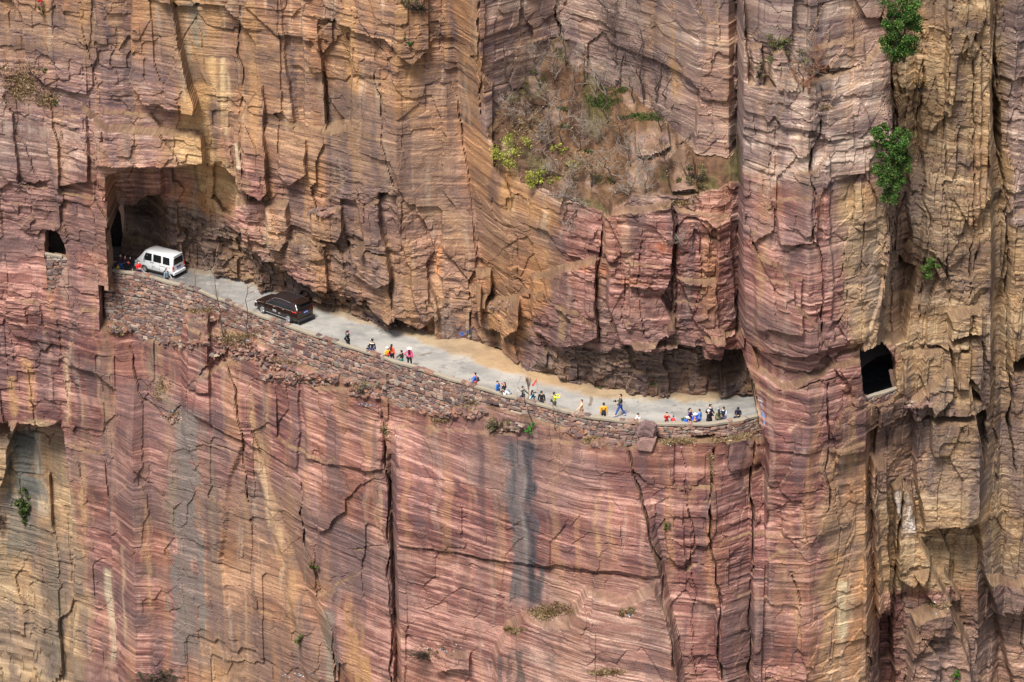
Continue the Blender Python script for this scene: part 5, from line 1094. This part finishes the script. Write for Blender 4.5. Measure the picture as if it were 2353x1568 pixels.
def person(px, pyh, h, head, label, top, pants=(34, 34, 40), L='down', Rr='down', lean=0, yaw=0, legs='stand', hair='short', hairm=None, hat=None, mask=None, coat=0., shoes=(40, 38, 38), collar=None, z0=None, slim=1., fwd=0., skirt=False, group=None, push=0.):
    k = h/1.7
    x, y = at_z(px, pyh, h)
    ymin = float(yp(x))+.52+push
    if y < ymin:
        y = ymin; x2, z2 = at_y(px, pyh, y); k = max(.92*h, min(h, z2 if z2 > 0 else h))/1.7; x = x2
    base = Vector((x, y, z0 if z0 is not None else .03)); root = empty('person', base, R(head)); tag(root, label, 'person', group)
    S = lambda v: Vector(v)*k
    la = R(lean); piv = Vector((0, 0, .94))
    drop = {'stand': 0, 'walk': -.03, 'crouch': -.42, 'bend': -.06, 'sit': -.44}[legs]
    def up(v):
        v = Vector(v)-piv; v = Matrix.Rotation(la, 3, 'X') @ v; return S(v+piv+Vector((0, 0, drop)))
    def hd(v):      # head turn
        c_ = Vector((0, -.0, 1.55)); v = Vector(v)-c_; v = Matrix.Rotation(R(yaw), 3, 'Z') @ v
        v = Matrix.Rotation(-la*.6, 3, 'X') @ v; return up(v+c_)
    w = .95*slim
    A = {}
    for sg, t in ((1, L), (-1, Rr)):
        sh = up((.175*w*sg, 0, 1.40)); tt = TG[t] if isinstance(t, str) else t
        tgt = S((tt[0]*sg, tt[1], tt[2]+drop)) if lean == 0 or t in ('wall', 'low') else up((tt[0]*sg, tt[1], tt[2]))
        hint = Vector((.5*sg, .5, -.5)) if t not in ('hip',) else Vector((1*sg, .5, 0))
        el, wr = ik(sh, tgt, .28*k, .25*k, hint); A[sg] = (sh, el, wr)
    Lg = {}
    for sg in (1, -1):
        hp = S((.09*sg, 0, .91+drop))
        if legs == 'walk': an = S((.08*sg, -.34 if sg > 0 else .36, .10 if sg > 0 else .13))
        elif legs == 'crouch': an = S((.13*sg, .02, .09))
        elif legs == 'sit': an = S((.12*sg, -.36, .02))
        else: an = S((.11*sg, .02, .09))
        kn, an = ik(hp, an, .42*k, .42*k, Vector((.15*sg, -1, .2))); Lg[sg] = (hp, kn, an)
    # body: one continuous surface with head, hands and five separate fingers
    V = [(S((0, 0, .94+drop)), .13*k*w, .10*k)]; E = []
    def add(v, r, r2=None, par=None):
        V.append((v, r*k, (r2 or r)*k)); E.append((par, len(V)-1)); return len(V)-1
    sp = add(up((0, 0, 1.12)), .115*w, .09, 0); ch = add(up((0, 0, 1.32)), .14*w, .10, sp); nb = add(up((0, 0.01, 1.45)), .06, .06, ch)
    nk = add(hd((0, 0, 1.51)), .048, .05, nb); jw = add(hd((0, -.025, 1.565)), .062, .072, nk); cr = add(hd((0, 0, 1.63)), .078, .095, jw); add(hd((0, .01, 1.685)), .055, .07, cr)
    add(hd((0, -.108, 1.592)), .011, None, jw)
    for sg in (1, -1): add(hd((.084*sg, .005, 1.60)), .013, .018, cr)
    for sg in (1, -1):
        sh, el, wr = A[sg]; a = add(sh, .055*w, None, ch); b = add(el, .042, None, a); c_ = add(wr, .028, None, b)
        d = (wr-el).normalized(); s = d.cross(Vector((0, 1, .1))).normalized(); n_ = s.cross(d).normalized()
        pm = add(wr+d*.05*k, .034, .016, c_)
        for j in range(4):
            o_ = (j-1.5)*.019; ln = (.040, .046, .043, .033)[j]; f1 = add(wr+(d*.095+s*o_)*k, .0095, None, pm); f2 = add(wr+(d*(.095+ln*.8)+s*o_*1.15+n_*.012)*k, .0085, None, f1); add(wr+(d*(.095+ln*1.35)+s*o_*1.2+n_*.03)*k, .0075, None, f2)
        t1 = add(wr+(d*.045-s*.045)*k, .011, None, pm); add(wr+(d*.085-s*.055+n_*.015)*k, .009, None, t1)
    for sg in (1, -1):
        hp, kn, an = Lg[sg]; a = add(hp, .085, None, 0); b = add(kn, .052, None, a); c_ = add(an, .036, None, b); add(an+S((0, -.15, -.045)), .03, .028, c_)
    skin('body', V, E, M_skin, root)
    # top garment
    V = [(up((0, 0, 1.12)), .135*k*w, .115*k)]; E = []
    hem = max(.60, .90-coat); ch = add(up((0, 0, 1.33)), .165*w, .125, 0); add(up((0, .01, 1.455)), .075, .075, ch)
    hm = add(up((0, 0, .93)), (.155+coat*.1)*w, .13+coat*.1, 0)
    if coat > .12: add(up((0, 0, hem)), (.16+coat*.22)*w, .14+coat*.2, hm)
    for sg in (1, -1):
        sh, el, wr = A[sg]; a = add(sh, .075*w, None, ch); b = add(el, .056, None, a); add(wr.lerp(el, .06), .046, None, b)
    skin('jacket' if coat < .2 else 'coat', V, E, cm(top), root)
    # trousers and shoes
    V = [(S((0, 0, .93+drop)), .145*k*w, .115*k)]; E = []
    for sg in (1, -1):
        hp, kn, an = Lg[sg]; a = add(hp, .10, None, 0); b = add(kn, .068, None, a); add(an+S((0, 0, .03)), .055, None, b)
    skin('trousers', V, E, cm(pants), root)
    for sg in (1, -1):
        an = Lg[sg][2]; skin('shoe', [(an+S((0, .03, -.045)), .045*k, .04*k), (an+S((0, -.07, -.055)), .048*k, .034*k), (an+S((0, -.17, -.06)), .042*k, .028*k)], [(0, 1), (1, 2)], cm(shoes), root)
    # hair, eyes, mask
    hm_ = hairm or M_hair; m = MB(); c0 = Vector((0, .012, 1.645)); sgm, rg = 14, 10; vs = []; fs = []
    for i in range(rg+1):
        for j in range(sgm):
            th = math.pi*i/rg; ph = 2*math.pi*j/sgm; v = Vector((.094*math.sin(th)*math.cos(ph), .113*math.sin(th)*math.sin(ph), .10*math.cos(th)))
            if v.y < -.03 and v.z < .045: v *= .72
            if v.z < -.06: v.z = -.06-(.03 if v.y > 0 else 0)
            vs.append(hd(v+c0))
    for i in range(rg):
        for j in range(sgm): fs.append((i*sgm+j, (i+1)*sgm+j, (i+1)*sgm+(j+1) % sgm, i*sgm+(j+1) % sgm))
    m.add(vs, fs)
    hobj = m.build('hair', hm_, root, smooth=True)
    if hair == 'long': skin('long_hair', [(hd((0, .06, 1.64)), .085*k, .06*k), (hd((0, .095, 1.52)), .09*k, .045*k), (up((0, .135, 1.38)), .09*k, .04*k), (up((0, .14, 1.2)), .06*k, .03*k)], [(0, 1), (1, 2), (2, 3)], hm_, hobj)
    if hair == 'tail': skin('ponytail', [(hd((0, .09, 1.66)), .035*k, .035*k), (hd((0, .15, 1.60)), .035*k, .035*k), (up((0, .16, 1.42)), .03*k, .03*k), (up((0, .15, 1.32)), .012*k, .012*k)], [(0, 1), (1, 2), (2, 3)], hm_, hobj)
    if hair == 'bun': m = MB(); m.ball(hd((0, .11, 1.66)), (.045*k, .045*k, .045*k)); m.build('hair_bun', hm_, hobj, smooth=True)
    for sg in (1, -1): m = MB(); m.ball(hd((.033*sg, -.088, 1.622)), (.011*k,)*3, 6, 4); m.build('eye', M_eye, root)
    m = MB(); m.tube([hd((-.022, -.096, 1.558)), hd((.022, -.096, 1.558))], .006*k, 4); m.build('mouth', cm((168, 96, 88)), root)
    if mask: m = MB(); m.ball(hd((0, -.075, 1.57)), (.056*k, .05*k, .048*k)); m.build('face_mask', M_maskw if mask == 'w' else M_maskb, root, smooth=True)
    if hat:
        kind, c1, c2 = hat; m = MB(); Rm = Matrix.Rotation(R(yaw), 3, 'Z')
        m.ball(hd((0, .01, 1.672)), (.108*k, .122*k, (.085 if kind == 'cap' else .10)*k), 14, 8, Rm); ho = m.build('cap' if kind == 'cap' else 'sun_hat', cm(c1), root, smooth=True); m = MB(); q = 18; vs = []
        for t in range(q):
            a = 2*math.pi*t/q
            for r_, z_ in ((.105, 1.665), (.20 if kind == 'brim' else (.19 if math.sin(a) < -.35 else .112), 1.650 if kind == 'brim' else 1.658), (.105, 1.650)): vs.append(hd((r_*math.cos(a)*.95, r_*math.sin(a)*1.05, z_)))
        m.add(vs, [(3*t+i, 3*((t+1) % q)+i, 3*((t+1) % q)+i+1, 3*t+i+1) for t in range(q) for i in (0, 1)]); m.build('brim', cm(c2), ho)
    if collar: m = MB(); m.tube([up((.075*math.cos(a), .01+.07*math.sin(a), 1.462)) for a in np.linspace(0, 6.283, 13)], .022*k, 5); m.build('collar', cm(collar), root)
    Wm = Matrix.Translation(base) @ Matrix.Rotation(R(head), 4, 'Z')
    root['_k'] = k
    return dict(root=root, k=k, W=Wm, up=up, hd=hd, A=A, head=head, hand={sg: Wm @ (A[sg][2]+(A[sg][2]-A[sg][1]).normalized()*.09*k) for sg in (1, -1)})
def fin(P): del P['root']['_k']; return P
def backpack(P, c1, c2, label, size=1., straps=None, z=1.2, x=0., y=.2, name='backpack'):
    k = P['k']; up = P['up']; o = P['W'] @ up((x, y, z)); root = empty(name, o, R(P['head'])); tag(root, label, name.replace('_', ' ')); inv = Matrix.Rotation(-R(P['head']), 3, 'Z')
    loc = lambda v: inv @ ((P['W'] @ up(v))-o)
    s = size
    skin('bag', [(loc((x, y+.02, z-.17*s)), .13*k*s, .085*k*s), (loc((x, y+.03, z)), .145*k*s, .10*k*s), (loc((x, y, z+.17*s)), .11*k*s, .075*k*s)], [(0, 1), (1, 2)], cm(c1), root)
    skin('pocket', [(loc((x, y+.10*s, z-.13*s)), .09*k*s, .05*k*s), (loc((x, y+.12*s, z)), .085*k*s, .045*k*s)], [(0, 1)], cm(c2), root)
    for sg in (1, -1):
        m = MB(); m.tube([loc(v) for v in ((x+.09*sg, y-.03, z+.16), (.115*sg, .02, 1.475), (.13*sg, -.125, 1.36), (.14*sg, -.12, 1.2), (.13*sg, .02, 1.08), (x+.1*sg, y-.02, z-.14))], .018*k, 5); m.build('strap', cm(straps or c2), root)
    return root
def hand_thing(P, sg, name, label, parts, off=(0, 0, 0), cat=None):
    """parts: list of (part name, colour, [boxes (centre, size)] or ('tube', pts, r))"""
    o = P['hand'][sg]+Vector(off); root = empty(name, o, R(P['head'])); tag(root, label, cat or name.replace('_', ' '))
    for nm, c_, shp in parts:
        m = MB()
        for s_ in shp:
            if s_[0] == 'tube': m.tube(s_[1], s_[2], 6)
            elif s_[0] == 'ball': m.ball(s_[1], s_[2])
            else: m.box(s_[0], s_[1])
        m.build(nm, cm(c_, .4), root)
    return root
def phone(P, sg, label, body=(30, 30, 34)): return hand_thing(P, sg, 'phone', label, [('case', body, [((0, 0, .03), (.075, .012, .15))]), ('screen', (200, 205, 215), [((0, .008, .03), (.066, .006, .135))])])
def camera_thing(P, sg, label, off=(0, 0, 0)): return hand_thing(P, sg, 'camera', label, [('camera_body', (28, 28, 30), [((0, 0, 0), (.15, .08, .11)), ((0, 0, .07), (.06, .07, .05))]), ('lens', (18, 18, 20), [('tube', [(0, -.04, 0), (0, -.17, 0)], .042)])], off)
NAVY = (24, 28, 52); BLK = (26, 25, 28)
# --- tunnel mouth group
P = fin(person(254, 595.6, 1.22, 60, 'small child in a pale pink hooded jacket at the tunnel mouth wall', (232, 170, 176), (60, 50, 70), Rr='chest', L='out', hair='tail', group='visitors beside the tunnel mouth'))
P = fin(person(276.7, 585.3, 1.76, 20, 'man in a dark maroon open jacket and jeans carrying a yellow bag', (52, 24, 34), (44, 80, 140), L='down', Rr='down', coat=.1, collar=(24, 34, 70), group='visitors beside the tunnel mouth'))
hand_thing(P, -1, 'bag', 'bright yellow carrier bag hanging from the maroon jacket man', [('bag_body', (244, 176, 24), [('ball', (0, 0, -.16), (.15, .10, .14))]), ('bag_handle', (230, 160, 20), [('tube', [(-.06, 0, -.05), (0, 0, .02), (.06, 0, -.05)], .012)])])
P = fin(person(287, 588.5, 1.62, 60, 'woman in dark wine coat half hidden behind the maroon jacket man raising a phone', (60, 18, 30), (26, 26, 34), L='phone', Rr='chest', hair='tail', coat=.2, push=.5, group='visitors beside the tunnel mouth'))
phone(P, 1, 'pale phone held up by the woman in the wine coat', (226, 220, 210))
hand_thing(P, -1, 'handbag', 'small bright red handbag on the woman in the wine coat', [('bag_body', (214, 36, 40), [('ball', (.06, 0, -.12), (.11, .06, .09))]), ('bag_handle', (190, 30, 34), [('tube', [(-.02, 0, -.04), (.06, 0, .04), (.14, 0, -.04)], .01)])])
P = fin(person(304.5, 618.5, 1.02, 300, 'little child whose dark head alone shows over the wall', (90, 60, 60), hair='bun', group='visitors beside the tunnel mouth'))
P = fin(person(318.2, 601.4, 1.6, 25, 'masked woman in a bright red sweater with white bands', (222, 30, 34), (54, 40, 120), L='chest', Rr='chest', hair='long', mask='w', group='visitors beside the tunnel mouth'))
m = MB()
for z in (1.02, 1.06): m.tube([P['up']((.165*math.cos(a), .125*math.sin(a), z)) for a in np.linspace(0, 6.283, 15)], .022, 5)
m.build('white_band', cm((236, 232, 232)), P['root'])
m = MB(); m.tube([P['up']((.17*math.cos(a), .13*math.sin(a), .93)) for a in np.linspace(0, 6.283, 15)], .05, 5); m.build('hem', cm((58, 22, 34)), P['root'])
hand_thing(P, 1, 'selfie_stick', 'thin pale selfie stick pointing down from the red sweater woman', [('stick', (226, 206, 206), [('tube', [(0, 0, 0), (.30, -.35, -.32)], .014)]), ('phone_clamp', (230, 230, 232), [((.32, -.36, -.33), (.13, .03, .06))])])
P = fin(person(382.1, 619, 1.6, 40, 'masked woman in a loose grey sweater beside the back of the van', (128, 142, 158), (50, 54, 66), L='wall', Rr='down', hair='tail', mask='b', coat=.1, group='visitors beside the tunnel mouth'))
backpack(P, BLK, (40, 40, 46), 'black rucksack on the grey sweater woman', .85)
phone(P, 1, 'white phone in the hands of the grey sweater woman', (232, 232, 240))
# --- middle
G2 = 'visitors along the middle of the wall'
P = fin(person(799, 762, 1.6, 75, 'woman in a black cape coat, pink peaked cap and pale blue mask', (22, 26, 36), BLK, L='down', Rr='back', hair='tail', mask='b', hat=('cap', (28, 28, 36), (226, 92, 118)), coat=.3, group=G2))
backpack(P, (24, 26, 36), (30, 32, 44), 'dark rucksack hidden under the black cape coat', .9, z=1.05)
P = fin(person(846, 795, 1.15, 190, 'boy with short black hair and blue collar seen from behind', (28, 30, 48), hair='short', collar=(60, 120, 220), group=G2))
P = fin(person(855, 780.5, 1.7, 165, 'person in a navy and cream jacket with a black cap seen from behind', NAVY, (40, 60, 110), hat=('cap', (24, 24, 28), (220, 216, 210)), yaw=40, coat=.15, group=G2))
m = MB(); m.tube([P['up']((.17*math.cos(a), .02+.11*math.sin(a), 1.405)) for a in np.linspace(.2, 2.9, 10)], .045, 6); m.build('shoulder_yoke', cm((226, 210, 178)), P['root'])
P = fin(person(890, 799.6, 1.45, 200, 'child in a yellow jacket and white cap with a red rucksack', (246, 198, 20), (60, 56, 50), L='down', Rr='out', hat=('cap', (226, 232, 240), (226, 232, 240)), group=G2))
backpack(P, (216, 40, 36), (190, 30, 34), 'red rucksack on the child in yellow', .95, straps=(60, 40, 40), z=1.15)
P = fin(person(900, 792.7, 1.62, 150, 'woman in an orange jacket with a long black plait', (240, 84, 44), (26, 30, 56), hair='long', push=.45, L='hip', Rr='down', group=G2))
hand_thing(P, 1, 'shoulder_bag', 'black shoulder bag at the side of the woman in orange', [('bag_body', (36, 36, 42), [('ball', (0, .05, .05), (.13, .10, .2))]), ('bag_strap', (30, 30, 34), [('tube', [(0, 0, .2), (-.05, 0, .42)], .014)])])
P = fin(person(922, 806.6, 1.58, 235, 'woman in a long dark olive coat looking over the wall', (56, 54, 46), (40, 150, 140), L='wall', Rr='down', hair='bun', coat=.3, group=G2))
P = fin(person(940.5, 800.4, 1.68, 175, 'woman in a hot pink jacket, black leggings and white sun hat', (240, 62, 132), (22, 22, 28), L='hip', Rr='down', hair='long', hat=('brim', (240, 232, 216), (240, 230, 212)), coat=.12, group=G2))
hand_thing(P, 1, 'handbag', 'small black bag swinging beside the hot pink jacket', [('bag_body', (40, 34, 36), [('ball', (0, 0, -.1), (.09, .06, .1))]), ('bag_handle', (40, 34, 36), [('tube', [(-.05, 0, -.02), (0, 0, .05), (.05, 0, -.02)], .01)])])
P = fin(person(1091.6, 858.3, 1.74, 260, 'hiker in a padded blue jacket with a walking pole', (22, 104, 210), (200, 60, 40), L='low', Rr='wall', hair='short', group=G2))
backpack(P, (34, 34, 44), (196, 50, 44), 'large black and red hiking pack on the man in blue', 1.25, straps=(200, 60, 50), z=1.2)
hand_thing(P, -1, 'walking_pole', 'dark walking pole in the hand of the hiker in blue', [('shaft', (60, 60, 66), [('tube', [(0, 0, .1), (0, -.12, -.5)], .014)]), ('grip', (24, 24, 26), [('tube', [(0, .02, .13), (0, 0, 0)], .022)])])
G3 = 'visitors along the right half of the wall'
P = fin(person(1144, 878, 1.6, 60, 'woman in a bright blue denim coat with hair tied back talking to a companion', (32, 104, 190), (30, 40, 80), L='chest', Rr='down', hair='bun', coat=.15, group=G3))
P = fin(person(1159, 880.7, 1.6, 285, 'woman in black with loose black hair facing the blue denim coat', BLK, BLK, L='face', Rr='chest', hair='long', coat=.25, group=G3))
hand_thing(P, 1, 'flower', 'red paper flower held between the two talking women', [('blossom', (226, 40, 70), [('ball', (0, -.03, .06), (.07, .05, .06)), ('ball', (.03, -.04, .12), (.04, .03, .05))])])
P = fin(person(1172, 893, 1.6, 275, 'photographer in white leaning on the wall top with a camera', (226, 230, 240), (34, 34, 56), L='face', Rr='face', lean=52, legs='bend', hair='short', push=-.12, group=G3))
camera_thing(P, -1, 'black camera held by the photographer in white', (-.06, -.06, 0)); backpack(P, (110, 130, 150), (140, 160, 178), 'pale blue grey rucksack on the leaning photographer', .9, z=1.24)
P = fin(person(1202, 889, 1.72, 75, 'man in a black jacket with one hand on the wall', (26, 28, 34), (30, 30, 36), L='wall', Rr='down', hair='short', yaw=10, coat=.12, group=G3))
hand_thing(P, -1, 'satchel', 'dark navy satchel behind the man in the black jacket', [('bag_body', (34, 38, 66), [('ball', (-.04, .10, .10), (.17, .13, .16))]), ('bag_strap', (26, 28, 40), [('tube', [(0, 0, .25), (.05, -.05, .55)], .016)])])
# broom standing on the road
x, y = at_z(1216, 950, 0); y = float(yp(x))+.75; m = MB(); root = empty('broom', (x, y, 0)); m.tube([(0, 0, .0), (-.04, 0, 1.35)], .025, 6); m.build('handle', cm((150, 122, 92)), root)
m = MB()
for _ in range(46): a = rnd.gauss(0, .05); m.tube([(-.04, 0, 1.3), (-.07+a, rnd.gauss(0, .04), 1.8), (-.12+a*2.2, rnd.gauss(0, .07), 2.3+rnd.uniform(-.12, .1))], .009, 3)
m.build('bristles', cm((118, 96, 78)), root); tag(root, 'upturned twig broom standing between the black jacket and the red flag', 'broom')
P = fin(person(1223.8, 898.4, 1.6, 110, 'woman with long black hair in dark blue holding up a red flag', (26, 36, 60), BLK, L='phone', Rr='chest', hair='long', group=G3))
backpack(P, (140, 210, 230), (170, 222, 238), 'pale turquoise rucksack on the woman with the flag', .8, straps=(160, 215, 235), x=-.05, z=1.1)
o = P['hand'][1]; root = empty('flag', o); m = MB(); m.tube([(0, 0, -.15), (-.10, 0, .95)], .010, 5); m.build('flagpole', cm((90, 90, 92)), root)
m = MB(); n = 8; vs = []
for i in range(n+1):
    t = i/n
    for j in range(5): u = j/4; vs.append((-.10-.30*t, .05*math.sin(t*5+u*2), .92-.36*t-u*.22*(1-.1*t)+.03*math.sin(t*7)))
m.add(vs, [(i*5+j, (i+1)*5+j, (i+1)*5+j+1, i*5+j+1) for i in range(n) for j in range(4)]); m.build('flag_cloth', cm((236, 44, 36)), root); tag(root, 'small red tour flag on a thin pole above the wall', 'flag')
P = fin(person(1244.7, 904, 1.74, 170, 'broad man in a plain black coat facing away with empty hands', (20, 20, 24), BLK, hair='short', yaw=-50, coat=.15, slim=1.15, group=G3))
P = fin(person(1273.7, 903.2, 1.62, 105, 'person in a neon yellow hooded jacket photographing with a phone', (222, 238, 30), (64, 64, 66), L='phone', Rr='phone', hair='short', coat=.12, group=G3))
phone(P, 1, 'phone held out by the person in neon yellow', (226, 226, 230)); backpack(P, (36, 40, 54), (52, 56, 70), 'small dark rucksack on the neon yellow jacket', .8, z=1.08)
P = fin(person(1336.4, 920.3, 1.58, 285, 'woman in a beige coat resting her hand on the wall', (222, 178, 138), (200, 160, 130), L='wall', Rr='down', hair='short', hairm=M_brownhair, coat=.2, group=G3))
P = fin(person(1387.4, 927.4, 1.68, 178, 'person in an orange yellow jacket seen squarely from behind', (248, 172, 24), (26, 26, 30), L='down', Rr='down', hair='short', coat=.1, slim=1.1, group=G3))
backpack(P, (26, 28, 34), (44, 46, 52), 'black rucksack with white marks on the orange yellow jacket', 1.05, z=1.12)
P = fin(person(1426, 907, 1.74, 272, 'man in an olive jacket and blue jeans walking left on the road', (70, 76, 54), (30, 76, 170), L='low', Rr='chest', legs='walk', hair='short', shoes=(120, 160, 226), group=None))
camera_thing(P, -1, 'black camera hanging at the chest of the walking man', (0, 0, .0)); 
hand_thing(P, -1, 'hip_bag', 'small black bag at the back of the walking man', [('bag_body', (24, 24, 28), [('ball', (0, .42, .02), (.08, .08, .14))])])
P = fin(person(1460, 949, 1.35, 95, 'woman in a white and pale pink top bending with arms raised beside the boulder', (244, 226, 236), (190, 220, 120), L='face', Rr='face', lean=25, legs='bend', hair='bun', group=G3))
P = fin(person(1532.5, 950.7, 1.55, 5, 'woman in a red cardigan holding both hands to her mouth', (190, 28, 30), BLK, L='face', Rr='face', hair='short', coat=.12, group=G3))
P = fin(person(1545, 960.2, 1.25, 150, 'child in a red coat with blue hood bending to the wall', (222, 38, 40), NAVY, L='wall', Rr='wall', lean=25, hair='short', hairm=M_brownhair, collar=(40, 70, 210), group=G3))
P = fin(person(1568, 959.6, 1.5, 85, 'photographer in blue with a pale green sun hat crouching over the wall', (24, 96, 210), BLK, L='face', Rr='face', lean=45, legs='bend', hat=('brim', (214, 226, 206), (206, 220, 196)), push=-.1, group=G3))
camera_thing(P, 1, 'long lens camera aimed along the wall by the crouching photographer', (.04, 0, 0)); backpack(P, (24, 66, 58), (30, 78, 66), 'dark green rucksack on the crouching photographer', 1.05, z=1.22)
P = fin(person(1586, 940, 1.6, 70, 'woman in a purple tracksuit top with hair tied back', (64, 36, 104), (24, 24, 40), L='chest', Rr='hip', hair='tail', push=.4, group=G3))
P = fin(person(1597.4, 951.9, 1.5, 0, 'woman in bright blue with a white bucket hat looking down', (36, 84, 226), NAVY, L='chest', Rr='chest', hat=('brim', (236, 238, 244), (226, 230, 240)), coat=.1, group=G3))
hand_thing(P, 1, 'scarf', 'orange scarf bundle in the hands of the woman with the bucket hat', [('cloth', (214, 140, 50), [('ball', (-.05, -.02, .02), (.10, .06, .08)), ('ball', (-.04, .03, .18), (.05, .04, .12))])])
P = fin(person(1607, 943.7, 1.72, 225, 'man in a light blue blazer turned to the woman in blue', (96, 150, 232), (60, 90, 160), L='chest', Rr='down', hair='short', coat=.15, push=.25, group=G3))
P = fin(person(1633, 931, 1.8, 80, 'tall young man in a navy pullover with white cuffs', NAVY, (34, 34, 44), L='low', Rr='low', hair='short', collar=(230, 230, 236), push=.5, group=G3))
backpack(P, (26, 28, 40), (34, 36, 50), 'large black rucksack on the tall young man', 1.05)
P = fin(person(1628.5, 944.3, 1.62, 60, 'man in black with a white topped cap in front of the tall young man', (24, 26, 38), (28, 28, 34), L='chest', Rr='down', hat=('cap', (232, 232, 236), (30, 30, 36)), coat=.12, group=G3))
P = fin(person(1651.7, 942.8, 1.6, 190, 'woman with very long black hair in olive camouflage raising a phone', (92, 98, 62), (40, 40, 40), L='down', Rr='phone', hair='long', coat=.15, group=G3))
phone(P, -1, 'white phone raised by the woman in camouflage', (226, 226, 232))
P = fin(person(1662, 936.7, 1.72, 200, 'man in a dark knitted vest over pale blue shirt sleeves', (30, 32, 46), (60, 66, 90), L='wall', Rr='down', hair='short', yaw=60, collar=(206, 222, 244), group=G3))
for sg in (1, -1):
    m = MB(); m.tube([P['A'][sg][0], P['A'][sg][1], P['A'][sg][2]], [.085*P['k'], .066*P['k'], .052*P['k']], 8); m.build('shirt_sleeve', cm((196, 214, 240)), P['root'], smooth=True)
P = fin(person(1697, 933.3, 1.55, 350, 'man in dark navy jacket and cap seated by the wall with a bag', (24, 34, 56), (26, 26, 34), L='chest', Rr='chest', legs='bend', lean=18, hat=('cap', (26, 32, 50), (26, 32, 50)), slim=1.15, group=G3))
hand_thing(P, 1, 'black_bag', 'upright black bag in front of the seated man', [('bag_body', (24, 26, 34), [('ball', (-.08, -.05, -.22), (.24, .12, .24))]), ('bag_handle', (50, 50, 58), [('tube', [(-.16, -.05, -.02), (-.08, -.05, .05), (.0, -.05, -.02)], .014)])], cat='bag')
# driver's arm out of the brown car and passengers
# ------------------------------------------------------------------ camera and daylight
cam = bpy.data.cameras.new('camera'); co = bpy.data.objects.new('camera', cam); COL.objects.link(co)
co.location = CAM; co.rotation_euler = (math.pi/2-PITCH, 0, 0)
cam.sensor_width = 36; cam.lens = 36*FP/2353.; cam.clip_end = 5000; cam.clip_start = 1
SC.camera = co
w = bpy.data.worlds.new('World'); SC.world = w; w.use_nodes = True; nt = w.node_tree
sky = nt.nodes.new('ShaderNodeTexSky'); sky.sky_type = 'NISHITA'; sky.sun_disc = False
EL, AZ = R(58), R(205)       # sun behind the camera, to its left
sky.sun_elevation = EL; sky.sun_rotation = AZ; sky.dust_density = 3; sky.air_density = 1.2
nt.links.new(sky.outputs[0], nt.nodes['Background'].inputs[0]); nt.nodes['Background'].inputs[1].default_value = .085
sl = bpy.data.lights.new('sun', 'SUN'); so = bpy.data.objects.new('sun', sl); COL.objects.link(so)
sl.energy = 3.3; sl.angle = R(16); sl.color = (1, .95, .88)
sd = Vector((math.sin(AZ)*math.cos(EL), math.cos(AZ)*math.cos(EL), math.sin(EL)))
so.rotation_euler = sd.to_track_quat('Z', 'Y').to_euler(); so.location = (0, -60, 80)
SC.view_settings.view_transform = 'Standard'; SC.view_settings.look = 'None'; SC.view_settings.gamma = 1
SC.view_settings.exposure = EXPO
